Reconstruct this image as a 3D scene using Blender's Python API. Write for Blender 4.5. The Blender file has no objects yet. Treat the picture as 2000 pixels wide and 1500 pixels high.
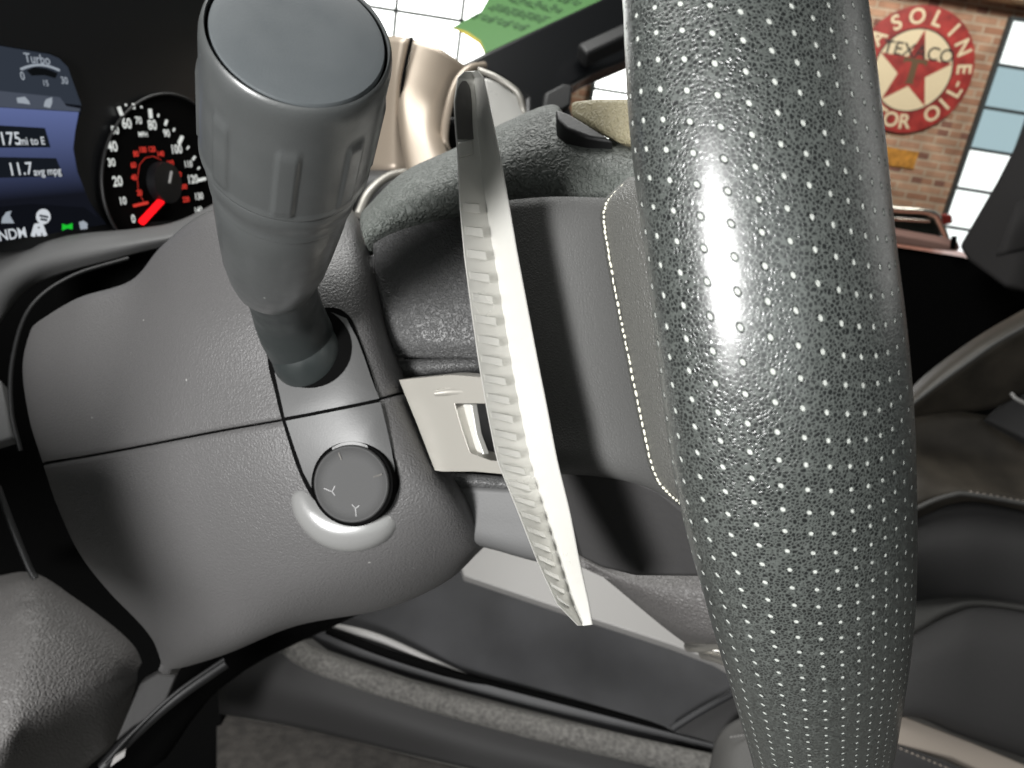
import bpy, bmesh, math, random
from mathutils import Vector, Matrix
from mathutils.bvhtree import BVHTree
random.seed(7)
S = bpy.context.scene
COL = S.collection
F = 1510.0                                   # focal length in photo pixels (2000 wide)
# ------------------------------------------------------------------ camera
cam_d = bpy.data.cameras.new('camera'); cam = bpy.data.objects.new('camera', cam_d); COL.objects.link(cam)
M = Matrix.Translation((0, 0, 1.15)) @ Matrix.Rotation(math.radians(90-20), 4, 'X') @ Matrix.Rotation(math.radians(9), 4, 'Z')
cam.matrix_world = M
cam_d.sensor_width = 36; cam_d.lens = F/2000*36; cam_d.clip_start = .005; cam_d.clip_end = 60
cam_d.dof.use_dof = True; cam_d.dof.focus_distance = .14; cam_d.dof.aperture_fstop = 38
S.camera = cam
EYE = M.translation.copy(); R3 = M.to_3x3()
def Cv(x, y, d): return M @ Vector((x, -y, -d))          # camera metres: x right, y down, d deep
def P(px, py, d): return Cv((px-1000)/F*d, (py-750)/F*d, d)
def ray(px, py): return (P(px, py, 1) - EYE).normalized()
class Plane:
    def __init__(s, a, b, c):
        s.p = P(*a); s.n = (P(*b)-s.p).cross(P(*c)-s.p).normalized()
        if s.n.dot(EYE-s.p) < 0: s.n = -s.n
    def __call__(s, px, py, off=0):
        r = ray(px, py); t = (s.p-EYE).dot(s.n)/r.dot(s.n)
        return EYE + r*t + s.n*off
class PlaneN(Plane):
    def __init__(s, p, n): s.p = p; s.n = n.normalized()
def lin(r, g, b):
    f = lambda c: (c/255/12.92 if c/255 <= .04045 else ((c/255+.055)/1.055)**2.4)
    return (f(r), f(g), f(b), 1)
# ------------------------------------------------------------------ materials
def mat(name, col, rough=.5, metal=0, grain=0, bump=0, kind='noise', spec=.5, emit=None, mottle=0, aniso=1, coat=0, grain2=0, rvar=0, edge=.35, dust=0):
    m = bpy.data.materials.new(name); m.use_nodes = True
    nt = m.node_tree; b = nt.nodes['Principled BSDF']
    if not isinstance(col, tuple): col = (col, col, col, 1)
    b.inputs['Base Color'].default_value = col
    b.inputs['Roughness'].default_value = rough; b.inputs['Metallic'].default_value = metal
    b.inputs['Specular IOR Level'].default_value = spec
    if coat: b.inputs['Coat Weight'].default_value = coat; b.inputs['Coat Roughness'].default_value = .25
    if emit:
        b.inputs['Emission Color'].default_value = col; b.inputs['Emission Strength'].default_value = emit
    L = nt.links; N = nt.nodes
    tc = N.new('ShaderNodeTexCoord')
    if grain:
        if kind == 'noise':
            t = N.new('ShaderNodeTexNoise'); t.inputs['Scale'].default_value = 1/grain; t.inputs['Detail'].default_value = 3; h = t.outputs['Fac']
        elif kind == 'leather':
            w = N.new('ShaderNodeTexNoise'); w.inputs['Scale'].default_value = .7/grain; w.inputs['Detail'].default_value = 1
            va = N.new('ShaderNodeVectorMath'); va.operation = 'SCALE'; va.inputs['Scale'].default_value = grain*.9
            L.new(w.outputs['Color'], va.inputs[0])
            ad = N.new('ShaderNodeVectorMath'); ad.operation = 'ADD'; L.new(tc.outputs['Object'], ad.inputs[0]); L.new(va.outputs[0], ad.inputs[1])
            t = N.new('ShaderNodeTexVoronoi'); t.feature = 'DISTANCE_TO_EDGE'; t.inputs['Scale'].default_value = 1/grain
            L.new(ad.outputs[0], t.inputs['Vector'])
            mr = N.new('ShaderNodeMapRange'); mr.inputs[1].default_value = 0; mr.inputs[2].default_value = edge; mr.interpolation_type = 'SMOOTHSTEP'
            L.new(t.outputs['Distance'], mr.inputs[0]); h = mr.outputs[0]
            L.new(tc.outputs['Object'], w.inputs['Vector'])
        elif kind == 'wrinkle':
            t = N.new('ShaderNodeTexNoise'); t.inputs['Scale'].default_value = 1/grain; t.inputs['Detail'].default_value = 1.5; t.inputs['Distortion'].default_value = 1.4
            mr = N.new('ShaderNodeMapRange'); mr.inputs[1].default_value = .38; mr.inputs[2].default_value = .62; mr.interpolation_type = 'SMOOTHSTEP'
            L.new(t.outputs['Fac'], mr.inputs[0]); h = mr.outputs[0]
        if kind != 'leather': L.new(tc.outputs['Object'], t.inputs['Vector'])
        bp = N.new('ShaderNodeBump'); bp.inputs['Strength'].default_value = abs(bump); bp.invert = bump < 0; bp.inputs['Distance'].default_value = grain*(.16 if kind == 'leather' else .5)
        L.new(h, bp.inputs['Height']); L.new(bp.outputs[0], b.inputs['Normal'])
    if mottle:
        t2 = N.new('ShaderNodeTexNoise'); t2.inputs['Scale'].default_value = 1/mottle; t2.inputs['Detail'].default_value = 4
        L.new(tc.outputs['Object'], t2.inputs['Vector'])
        mx = N.new('ShaderNodeMix'); mx.data_type = 'RGBA'; mx.blend_type = 'MULTIPLY'; mx.inputs[0].default_value = 1
        cr = N.new('ShaderNodeValToRGB'); cr.color_ramp.elements[0].position = .3; cr.color_ramp.elements[0].color = (.55, .55, .55, 1)
        cr.color_ramp.elements[1].position = .7; cr.color_ramp.elements[1].color = (1.25, 1.25, 1.25, 1)
        L.new(t2.outputs['Fac'], cr.inputs[0]); mx.inputs[6].default_value = col; L.new(cr.outputs[0], mx.inputs[7]); L.new(mx.outputs[2], b.inputs['Base Color'])
    if dust:          # sparse pale dust specks and lint lying on the surface
        tv = N.new('ShaderNodeTexVoronoi'); tv.inputs['Scale'].default_value = 1/dust; L.new(tc.outputs['Object'], tv.inputs['Vector'])
        sc = N.new('ShaderNodeSeparateColor'); L.new(tv.outputs['Color'], sc.inputs[0])
        r1 = N.new('ShaderNodeMapRange'); r1.inputs[1].default_value = .55; r1.inputs[2].default_value = 1; r1.inputs[3].default_value = 0; r1.inputs[4].default_value = .06
        L.new(sc.outputs[0], r1.inputs[0])
        lt_ = N.new('ShaderNodeMath'); lt_.operation = 'LESS_THAN'; L.new(tv.outputs['Distance'], lt_.inputs[0]); L.new(r1.outputs[0], lt_.inputs[1])
        ml = N.new('ShaderNodeMath'); ml.operation = 'MULTIPLY'; ml.inputs[1].default_value = .35; L.new(lt_.outputs[0], ml.inputs[0])
        md = N.new('ShaderNodeMix'); md.data_type = 'RGBA'; L.new(ml.outputs[0], md.inputs[0]); md.inputs[6].default_value = col; md.inputs[7].default_value = (.6, .6, .57, 1)
        L.new(md.outputs[2], b.inputs['Base Color'])
    if rvar:
        t3 = N.new('ShaderNodeTexNoise'); t3.inputs['Scale'].default_value = 1/rvar; t3.inputs['Detail'].default_value = 5
        L.new(tc.outputs['Object'], t3.inputs['Vector'])
        m3 = N.new('ShaderNodeMapRange'); m3.inputs[1].default_value = .3; m3.inputs[2].default_value = .7
        m3.inputs[3].default_value = max(.05, rough-.1); m3.inputs[4].default_value = min(1, rough+.1)
        L.new(t3.outputs['Fac'], m3.inputs[0]); L.new(m3.outputs[0], b.inputs['Roughness'])
    return m
def emis(name, col, s):
    m = bpy.data.materials.new(name); m.use_nodes = True; nt = m.node_tree; nt.nodes.clear()
    e = nt.nodes.new('ShaderNodeEmission'); e.inputs[0].default_value = col; e.inputs[1].default_value = s
    o = nt.nodes.new('ShaderNodeOutputMaterial'); nt.links.new(e.outputs[0], o.inputs[0]); return m
def rim_leather():
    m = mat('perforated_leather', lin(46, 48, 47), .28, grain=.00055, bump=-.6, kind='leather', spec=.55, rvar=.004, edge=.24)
    nt = m.node_tree; N = nt.nodes; L = nt.links; b = N['Principled BSDF']
    uv = N.new('ShaderNodeUVMap'); uv.uv_map = 'UVMap'
    sp = N.new('ShaderNodeSeparateXYZ'); L.new(uv.outputs[0], sp.inputs[0])
    def mth(op, a, c=None):
        n = N.new('ShaderNodeMath'); n.operation = op
        for i, v in enumerate((a, c)):
            if v is None: continue
            if isinstance(v, (int, float)): n.inputs[i].default_value = v
            else: L.new(v, n.inputs[i])
        return n.outputs[0]
    u, v = sp.outputs[0], sp.outputs[1]
    fu = mth('SUBTRACT', mth('FRACT', u), .5); fv = mth('SUBTRACT', mth('FRACT', v), .5)
    d = mth('SQRT', mth('ADD', mth('MULTIPLY', fu, fu), mth('MULTIPLY', fv, fv)))
    def step(lo, hi, rev=True):
        r = N.new('ShaderNodeMapRange'); r.interpolation_type = 'SMOOTHSTEP'
        r.inputs[1].default_value = lo; r.inputs[2].default_value = hi
        r.inputs[3].default_value = 1 if rev else 0; r.inputs[4].default_value = 0 if rev else 1
        L.new(d, r.inputs[0]); return r.outputs[0]
    dot = step(.07, .115); hole = step(.12, .19)
    mx = N.new('ShaderNodeMix'); mx.data_type = 'RGBA'; mx.inputs[6].default_value = lin(46, 48, 47); mx.inputs[7].default_value = lin(172, 175, 170)
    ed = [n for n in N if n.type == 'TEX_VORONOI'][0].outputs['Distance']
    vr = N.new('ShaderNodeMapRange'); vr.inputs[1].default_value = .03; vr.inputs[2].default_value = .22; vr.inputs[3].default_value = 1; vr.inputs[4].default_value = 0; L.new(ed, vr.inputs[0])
    vm = N.new('ShaderNodeMix'); vm.data_type = 'RGBA'; L.new(vr.outputs[0], vm.inputs[0]); vm.inputs[6].default_value = lin(22, 24, 24); vm.inputs[7].default_value = lin(82, 86, 83)  # lighter veins paint the glints of the leather's ridges into the base colour
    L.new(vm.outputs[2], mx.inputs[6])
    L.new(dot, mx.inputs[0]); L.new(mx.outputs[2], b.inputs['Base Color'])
    rv = [l for l in nt.links if l.to_socket == b.inputs['Roughness']][0].from_socket
    mr = N.new('ShaderNodeMix'); mr.data_type = 'FLOAT'; L.new(hole, mr.inputs[0]); L.new(rv, mr.inputs[2]); mr.inputs[3].default_value = .95
    L.new(mr.outputs[0], b.inputs['Roughness'])
    sl = N.new('ShaderNodeMix'); sl.data_type = 'FLOAT'; L.new(hole, sl.inputs[0]); sl.inputs[2].default_value = .55; sl.inputs[3].default_value = .05
    L.new(sl.outputs[0], b.inputs['Specular IOR Level'])
    cw = N.new('ShaderNodeMix'); cw.data_type = 'FLOAT'; L.new(hole, cw.inputs[0]); cw.inputs[2].default_value = 1; cw.inputs[3].default_value = 0
    L.new(cw.outputs[0], b.inputs['Coat Weight']); b.inputs['Coat Roughness'].default_value = .30; b.inputs['Coat IOR'].default_value = 1.95
    bp = [n for n in N if n.type == 'BUMP'][0]
    src = [l for l in nt.links if l.to_socket == bp.inputs['Height']][0].from_socket
    hh = mth('ADD', src, mth('MULTIPLY', hole, .8)); L.new(hh, bp.inputs['Height'])
    return m
MT = dict(
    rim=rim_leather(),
    grip=mat('smooth_leather', lin(80, 80, 77), .45, grain=.0007, bump=.9, kind='leather', dust=.003),
    stitch=mat('pale_thread', lin(205, 203, 188), .7),
    shroud=mat('grained_plastic', lin(80, 79, 79), .44, grain=.0006, bump=1, kind='noise', dust=.006),
    shroud_highlight=mat('highlight_plastic', lin(118, 118, 117), .25, grain=.0005, bump=.1, kind='noise', coat=1),  # lighter, glossier shroud plastic: the lip's highlight is put into its colour
    plate=mat('satin_plastic', lin(76, 76, 76), .46, grain=.0004, bump=.2, kind='noise'),
    dark=mat('black_plastic', lin(16, 16, 17), .55, grain=.001, bump=.1),
    gap=mat('gap_black', lin(6, 6, 6), .9, spec=.05),
    black=mat('black_housing', lin(14, 15, 17), .35),
    knob=mat('knob_plastic', lin(46, 46, 46), .68, grain=.0004, bump=.2),
    spoke=mat('spoke_leather', lin(72, 72, 71), .62, grain=.0007, bump=.6, kind='leather'),
    rubber=mat('stalk_rubber', lin(64, 66, 66), .46, grain=.0003, bump=.2, coat=.6, dust=.004, rvar=.006),
    cap=mat('stalk_cap', lin(80, 84, 86), .45, grain=.0003, bump=.12, dust=.004, rvar=.005),
    boot=mat('boot_rubber', lin(38, 42, 42), .38, dust=.004, rvar=.005),
    hub=mat('wrinkled_plastic', lin(86, 90, 86), .6, grain=.0017, bump=.8, kind='wrinkle'),
    hub2=mat('fine_wrinkled_plastic', lin(66, 66, 66), .48, grain=.001, bump=.6, kind='wrinkle'),
    panel=mat('soft_panel', lin(82, 82, 82), .6, grain=.0006, bump=.2),
    silver=mat('satin_silver', lin(186, 185, 180), .36, .15, rvar=.01),
    silver2=mat('silver_paint', lin(154, 151, 144), .36, .4),
    vent=mat('vent_trim', lin(160, 147, 132), .38, .3),
    podm=mat('pod_plastic', lin(150, 142, 116), .6, grain=.0016, bump=.5, kind='wrinkle'),
    recess_shade=mat('recess_shade_grey', lin(80, 78, 76), .55),
    chrome=mat('bright_metal', lin(215, 212, 205), .2, .9),
    trim=mat('grey_trim', lin(148, 146, 144), .5, .2),
    pad=mat('pad_leather', lin(88, 86, 85), .55, grain=.0017, bump=1, kind='leather', edge=.3),
    console=mat('console_plastic', lin(44, 44, 46), .55, grain=.002, bump=.05, mottle=.05),
    felt=mat('felt_edge', lin(96, 94, 91), .95, grain=.0014, bump=.9, mottle=.003),
    carpet=mat('carpet', lin(58, 55, 52), 1, grain=.003, bump=1, mottle=.012),
    kick=mat('kick_plastic', lin(36, 35, 35), .7, grain=.002, bump=.1),
    seat=mat('seat_leather', lin(60, 55, 48), .5, grain=.002, bump=.15, mottle=.04),
    seatdark=mat('seat_cloth', lin(52, 51, 51), .8, grain=.003, bump=.15),
    seatgrey=mat('seat_side', lin(76, 75, 73), .7, grain=.003, bump=.1),
    beige=mat('beige_leather', lin(152, 142, 132), .6, grain=.002, bump=.1),
    pink=mat('door_top_trim', lin(190, 150, 138), .5),
    pillar=mat('pillar_cloth', lin(44, 42, 42), .85, grain=.004, bump=.1),
    red=mat('sign_red', lin(160, 52, 48), .45, mottle=.1), cream=mat('sign_cream', lin(222, 205, 172), .45),
    ink=mat('sign_black', lin(40, 38, 36), .5), green=mat('sign_green', lin(96, 74, 50), .5),
    ochre=mat('tin_ochre', lin(200, 140, 60), .5, mottle=.05),
    wood=mat('beam_wood', lin(190, 160, 125), .7, mottle=.2),
    frame=mat('window_steel', lin(62, 68, 70), .5),
    sticker=mat('sticker_green', lin(66, 112, 56), .6), stext=mat('sticker_ink', lin(46, 84, 44), .6), sedge=mat('sticker_yellow', lin(168, 150, 40), .6),
    carbody=mat('car_paint', lin(170, 120, 105), .35), carglass=mat('car_glass', lin(30, 42, 40), .1),
)
# ------------------------------------------------------------------ mesh tools
def finish(name, me, m, parent=None, smooth=True, ang=35, solid=0, bevel=0, sub=0):
    me.materials.append(m)
    if smooth:
        me.shade_smooth()
        if ang < 180: me.set_sharp_from_angle(angle=math.radians(ang))
    o = bpy.data.objects.new(name, me); COL.objects.link(o)
    if parent is not None:
        root = parent
        o.parent = parent; off = Vector((0, 0, 0)); q = parent
        while q is not None: off += q.location; q = q.parent
        o.location = -off
    if solid:
        s = o.modifiers.new('thickness', 'SOLIDIFY'); s.thickness = solid; s.offset = -1
    if bevel:
        b = o.modifiers.new('edges', 'BEVEL'); b.width = bevel; b.segments = 3; b.limit_method = 'ANGLE'; b.angle_limit = math.radians(40); b.harden_normals = False
    return o
def meshof(name, V, Fc, uv=None):
    me = bpy.data.meshes.new(name); me.from_pydata([tuple(v) for v in V], [], Fc); me.update()
    if uv:
        l = me.uv_layers.new(name='UVMap')
        for p in me.polygons:
            for li, fuv in zip(p.loop_indices, uv[p.index]): l.data[li].uv = fuv
    return me
def cr(p, t, closed=False):
    n = len(p)
    i = int(math.floor(t)); f = t-i
    if not closed:
        i = max(0, min(n-2, i)); f = t-i
        g = lambda k: p[k] if 0 <= k < n else (2*p[0]-p[1] if k < 0 else 2*p[n-1]-p[n-2])
    else: g = lambda k: p[k % n]
    a, b, c, d = g(i-1), g(i), g(i+1), g(i+2)
    return .5*((2*b)+(c-a)*f+(2*a-5*b+4*c-d)*f*f+(3*b-a-3*c+d)*f*f*f)
def curve(pts, k=8, closed=False):
    n = len(pts) if closed else len(pts)-1
    out = [cr(pts, i/k, closed) for i in range(n*k)]
    if not closed: out.append(pts[-1])
    return out
def patchpts(grid, ku=6, kv=6):
    rows = [curve([P(*q) if not isinstance(q, Vector) else q for q in r], ku) for r in grid]
    cols = [curve([r[j] for r in rows], kv) for j in range(len(rows[0]))]
    return [[cols[j][i] for j in range(len(cols))] for i in range(len(cols[0]))]
def gridmesh(name, G):
    h, w = len(G), len(G[0]); V = [v for r in G for v in r]
    Fc = [(i*w+j, i*w+j+1, (i+1)*w+j+1, (i+1)*w+j) for i in range(h-1) for j in range(w-1)]
    c = V[(h//2)*w+w//2]; i, j = h//2-1, w//2-1
    n = (G[i][j+1]-G[i][j]).cross(G[i+1][j]-G[i][j])
    if n.dot(EYE-c) < 0: Fc = [f[::-1] for f in Fc]
    return meshof(name, V, Fc)
def patch(name, grid, m, parent=None, solid=.003, ku=6, kv=6, ang=180):
    return finish(name, gridmesh(name, patchpts(grid, ku, kv)), m, parent, solid=solid, ang=ang)
def slabmesh(name, loop, nrm, th):
    V = list(loop)+[v-nrm*th for v in loop]; n = len(loop)
    nn = Vector((0, 0, 0))
    for i in range(n): nn += loop[i].cross(loop[(i+1) % n])
    Fc = [tuple(range(n)), tuple(range(2*n-1, n-1, -1))]+[(i, n+i, n+(i+1) % n, (i+1) % n) for i in range(n)]
    if nn.dot(nrm) < 0: Fc = [f[::-1] for f in Fc]
    return meshof(name, V, Fc)
def slab(name, outline, pl, th, m, parent=None, bevel=0, round_=0, off=0):
    pts = [pl(x, y, off) for x, y in outline]
    if round_: pts = curve(pts, round_, True)
    return finish(name, slabmesh(name, pts, pl.n, th), m, parent, bevel=bevel)
def sweepmesh(name, pts, rad, closed=False, nseg=24, spacing=None, skew=0, ell=1, up=None, caps=True, rf=None):
    n = len(pts); V = []; rings = []
    T = []
    for i in range(n):
        a = pts[(i-1) % n] if (closed or i > 0) else pts[0]; b = pts[(i+1) % n] if (closed or i < n-1) else pts[-1]
        T.append((b-a).normalized())
    x = up or Vector((.3, .5, .8)); s = 0; ss = []
    for i in range(n):
        if i: s += (pts[i]-pts[i-1]).length
        ss.append(s)
        x = (up if up is not None else x); x = (x-T[i]*x.dot(T[i])).normalized(); y = T[i].cross(x)
        r = rad[i] if isinstance(rad, (list, tuple)) else rad
        for k in range(nseg):
            a = 2*math.pi*k/nseg; q = r*(rf(a, i) if rf else 1)
            V.append(pts[i]+x*math.cos(a)*q+y*math.sin(a)*q*ell)
    Fc = []; uv = []
    if closed: ss.append(ss[-1]+(pts[0]-pts[-1]).length)
    r0 = rad[0] if isinstance(rad, (list, tuple)) else rad
    for i in range(n if closed else n-1):
        i2 = (i+1) % n
        for k in range(nseg):
            k2 = (k+1) % nseg
            Fc.append((i*nseg+k, i*nseg+k2, i2*nseg+k2, i2*nseg+k))
            if spacing:
                nu = round(2*math.pi*r0/spacing); u0, u1 = k/nseg*nu, (k+1)/nseg*nu
                v0, v1 = ss[i]/spacing, ss[i+1]/spacing
                uv.append(((u0, v0+skew(k/nseg)), (u1, v0+skew((k+1)/nseg)), (u1, v1+skew((k+1)/nseg)), (u0, v1+skew(k/nseg))))
    if caps and not closed:
        Fc.append(tuple(range(nseg-1, -1, -1))); Fc.append(tuple(range((n-1)*nseg, n*nseg)))
        if spacing: uv += [((0, 0),)*nseg]*2
    return meshof(name, V, Fc, uv if spacing else None)
def tube(name, pts, rad, m, parent=None, k=8, **kw):
    p = [P(*q) if not isinstance(q, Vector) else q for q in pts]
    if isinstance(rad, (list, tuple)):
        rr = curve([Vector((r, 0, 0)) for r in rad], k, kw.get('closed', False)); rad = [v.x for v in rr]
    return finish(name, sweepmesh(name, curve(p, k, kw.get('closed', False)), rad, **kw), m, parent, ang=50)
def lathemesh(name, c, ax, prof, nseg=96, rf=None):
    ax = ax.normalized(); x = ax.orthogonal().normalized()
    x = (R3 @ Vector((1, 0, 0))); x = (x-ax*x.dot(ax)).normalized(); y = ax.cross(x)
    V = []; n = len(prof)
    for i, (s, r) in enumerate(prof):
        for k in range(nseg):
            a = 2*math.pi*k/nseg; q = max(r, 1e-6)+(rf(a, s) if rf else 0)
            V.append(c+ax*s+(x*math.cos(a)+y*math.sin(a))*q)
    Fc = [(i*nseg+k, (i+1)*nseg+k, (i+1)*nseg+(k+1) % nseg, i*nseg+(k+1) % nseg) for i in range(n-1) for k in range(nseg)]
    me = meshof(name, V, Fc); bm = bmesh.new(); bm.from_mesh(me); bmesh.ops.remove_doubles(bm, verts=bm.verts, dist=1e-5)
    bmesh.ops.recalc_face_normals(bm, faces=bm.faces); bm.to_mesh(me); bm.free(); return me
def join(name, meshes):
    bm = bmesh.new()
    for q in meshes: bm.from_mesh(q); bpy.data.meshes.remove(q)
    me = bpy.data.meshes.new(name); bm.to_mesh(me); bm.free(); return me
def boxmesh(name, c8):
    Fc = [(0, 1, 2, 3), (7, 6, 5, 4), (0, 4, 5, 1), (1, 5, 6, 2), (2, 6, 7, 3), (3, 7, 4, 0)]
    me = meshof(name, c8, Fc); bm = bmesh.new(); bm.from_mesh(me); bmesh.ops.recalc_face_normals(bm, faces=bm.faces); bm.to_mesh(me); bm.free(); return me
def textmesh(txt, size, org, ex, ey, off=0, align='CENTER', depth=0):
    cu = bpy.data.curves.new('t', 'FONT'); cu.body = txt; cu.size = size; cu.align_x = align; cu.align_y = 'CENTER'; cu.offset = off*size
    cu.extrude = depth
    o = bpy.data.objects.new('t', cu); COL.objects.link(o)
    dg = bpy.context.evaluated_depsgraph_get(); me = bpy.data.meshes.new_from_object(o.evaluated_get(dg))
    bpy.data.objects.remove(o); bpy.data.curves.remove(cu)
    ez = ex.cross(ey).normalized()
    for v in me.vertices: v.co = org+ex*v.co.x+ey*v.co.y+ez*v.co.z
    me.materials.clear(); return me
def thing(name, loc, label, cat, group=None):
    o = bpy.data.objects.new(name, None); COL.objects.link(o); o.location = loc; o.empty_display_size = .02
    o['label'] = label; o['category'] = cat
    if group: o['group'] = group
    return o
def tag(o, label, cat, group=None, kind=None):
    if label: o['label'] = label; o['category'] = cat
    if group: o['group'] = group
    if kind: o['kind'] = kind
    c = sum((v.co for v in o.data.vertices), Vector((0, 0, 0)))/len(o.data.vertices)   # origin to centre
    for v in o.data.vertices: v.co -= c
    o.location = c; return o
def bvh(*objs):
    V = []; Fc = []
    for o in objs:
        b = len(V); V += [v.co.copy() for v in o.data.vertices]; Fc += [tuple(b+i for i in p.vertices) for p in o.data.polygons]
    return BVHTree.FromPolygons(V, Fc)
def conform(name, outline, tree, m, parent, off, round_=0, rings=10, skirt=.004, bulge=0, centre=None, dmax=1.0):
    """a plate lying on a curved shell: rings shrinking to the centre, dropped onto the shell and lifted by off."""
    pts = [Vector((x, y, 0)) for x, y in outline]
    if round_: pts = curve(pts, round_, True)
    c = Vector((*centre, 0)) if centre else sum(pts, Vector((0, 0, 0)))/len(pts)
    n = len(pts); V = []; Fc = []
    def drop(q, o):
        r = ray(q.x, q.y); h = tree.ray_cast(EYE, r)
        if h[0] is None: return EYE+r*.21
        nn = h[1] if h[1].dot(r) < 0 else -h[1]
        return h[0]-r*o
    for q in pts: V.append(drop(q, off-skirt))
    for k in range(rings+1):
        f = 1-k/rings
        for q in pts: V.append(drop(c+(q-c)*max(f, .001), off+bulge*math.sin(math.pi*f/1.0)))
    for k in range(rings+1):
        for i in range(n): Fc.append((k*n+i, k*n+(i+1) % n, (k+1)*n+(i+1) % n, (k+1)*n+i))
    me = meshof(name, V, Fc); bm = bmesh.new(); bm.from_mesh(me); bmesh.ops.recalc_face_normals(bm, faces=bm.faces)
    if sum(f.normal.dot(EYE-f.calc_center_median()) for f in bm.faces) < 0: bmesh.ops.reverse_faces(bm, faces=bm.faces)
    bm.to_mesh(me); bm.free()
    return finish(name, me, m, parent, ang=40)
def circ(cx, cy, rx, ry, n=40, rot=0):
    out = []
    for i in range(n):
        a = 2*math.pi*i/n; x, y = rx*math.cos(a), ry*math.sin(a)
        out.append((cx+x*math.cos(rot)-y*math.sin(rot), cy+x*math.sin(rot)+y*math.cos(rot)))
    return out
# ================================================================== STEERING WHEEL
wheel = thing('steering_wheel', P(1250, 700, .26), 'black steering wheel seen edge on, perforated leather rim and silver shift paddle', 'steering wheel')
edges = [(-150, 1221, 1659, .110, 1.035), (0, 1217, 1690, .1082, 1.035), (250, 1228, 1724, .1042, 1.03), (500, 1261, 1749, .1036, 1.03), (700, 1289, 1768, .1062, 1.04), (900, 1322, 1780, .1125, 1.04), (1100, 1374, 1783, .1225, 1.035), (1250, 1415, 1777, .1360, 1.02), (1400, 1453, 1760, .160, .99), (1500, 1481, 1742, .185, .98), (1640, 1530, 1712, .230, .9)]
rp = [Cv((.5*(l+r)-1000)/F*d, (y-750)/F*d, d) for y, l, r, d, k in edges]
rr_ = [(r-l)/2/F*d*k*.985 for y, l, r, d, k in edges]
rp[0] = P(1440, -140, .112); rr_[0] = .0166
rp += [P(1650, 1700, .27), P(1640, 1500, .36), P(1610, 1150, .44), P(1570, 800, .47), P(1545, 450, .45), P(1520, 60, .36), P(1480, -230, .24), P(1450, -270, .16)]
rr_ += [.0165]*8
rc = curve(rp, 14, True); rrc = [v.x for v in curve([Vector((r, 0, 0)) for r in rr_], 14, True)]
upv = (R3 @ Vector((0, 0, 1)))
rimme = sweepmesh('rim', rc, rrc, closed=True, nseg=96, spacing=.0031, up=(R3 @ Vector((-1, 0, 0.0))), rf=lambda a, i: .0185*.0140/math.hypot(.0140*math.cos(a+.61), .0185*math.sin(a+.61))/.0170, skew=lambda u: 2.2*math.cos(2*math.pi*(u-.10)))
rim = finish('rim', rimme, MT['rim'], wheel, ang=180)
# smooth leather thumb grip inside the rim, with its seam and stitches
GL = [(345, 1228), (400, 1176), (480, 1180), (600, 1202), (700, 1222), (820, 1247), (930, 1275), (985, 1325)]
GR = [(330, 1300), (400, 1310), (480, 1320), (600, 1345), (700, 1360), (820, 1385), (930, 1410), (1010, 1430)]
patch('thumb_grip', [[(GL[i][1]+22, GL[i][0]+4, .166), (GL[i][1], GL[i][0], .150), (.62*GL[i][1]+.38*GR[i][1], GL[i][0], .139), (GR[i][1], GR[i][0], .131)] for i in range(8)], MT['grip'], wheel, solid=.004)
sm = []
sl = curve([P(x+7, y+2, .1462) for y, x in GL], 8)
for i in range(0, len(sl)-1):
    a, b = sl[i], sl[i+1]
    L_ = (b-a).length; k = max(1, int(L_/.0016))
    for j in range(k):
        p0, p1 = a.lerp(b, (j+random.uniform(.04, .18))/k), a.lerp(b, (j+random.uniform(.78, .95))/k); p1 = p1+Vector((random.uniform(-1, 1), random.uniform(-1, 1), random.uniform(-1, 1)))*.00012; qq = random.uniform(.75, 1.1)
        sm.append(sweepmesh('s', [p0, p0.lerp(p1, .5), p1], [.0002*qq, .0003*qq, .00018*qq], nseg=8))
finish('stitching', join('stitching', sm), MT['stitch'], wheel, ang=180)
# hub: upper wrinkled lobe
patch('hub_shell', [
    [(705, 415, .240), (785, 338, .240), (890, 288, .239), (1000, 232, .235), (1080, 204, .231), (1112, 238, .222), (1160, 264, .213), (1240, 280, .203), (1330, 292, .195)],
    [(703, 428, .226), (778, 352, .226), (886, 304, .224), (1000, 250, .221), (1082, 222, .217), (1116, 254, .210), (1162, 278, .203), (1240, 296, .195), (1330, 310, .187)],
    [(706, 452, .217), (770, 392, .215), (886, 345, .213), (1000, 300, .210), (1085, 275, .206), (1122, 296, .201), (1165, 316, .195), (1240, 334, .187), (1330, 350, .178)],
    [(714, 474, .218), (775, 434, .214), (890, 400, .212), (1000, 368, .209), (1088, 346, .204), (1128, 356, .199), (1168, 366, .194), (1240, 382, .185), (1330, 400, .176)],
    [(724, 500, .228), (780, 466, .224), (890, 440, .221), (1000, 420, .217), (1090, 402, .207), (1130, 408, .200), (1170, 415, .195), (1240, 430, .186), (1330, 450, .176)],
], MT['hub'], wheel, ku=8, kv=8)
patch('hub_side', [
    [(722, 400, .232), (800, 400, .226), (900, 400, .222), (1010, 400, .219)],
    [(726, 440, .222), (800, 440, .218), (900, 440, .215), (1010, 440, .213)],
    [(735, 560, .218), (810, 560, .214), (910, 560, .212), (1010, 560, .210)],
    [(755, 660, .217), (825, 660, .213), (925, 660, .211), (1020, 660, .209)],
    [(762, 698, .220), (830, 699, .216), (930, 700, .213), (1020, 700, .211)]], MT['hub2'], wheel)
tube('ridge', [(755, 722, .222), (840, 716, .218), (930, 714, .215), (1020, 716, .212)], .0024, MT['hub2'], wheel, nseg=16)
tube('ridge', [(835, 940, .222), (900, 938, .218), (1000, 945, .215), (1080, 950, .212)], .0020, MT['hub2'], wheel, nseg=16)
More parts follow.
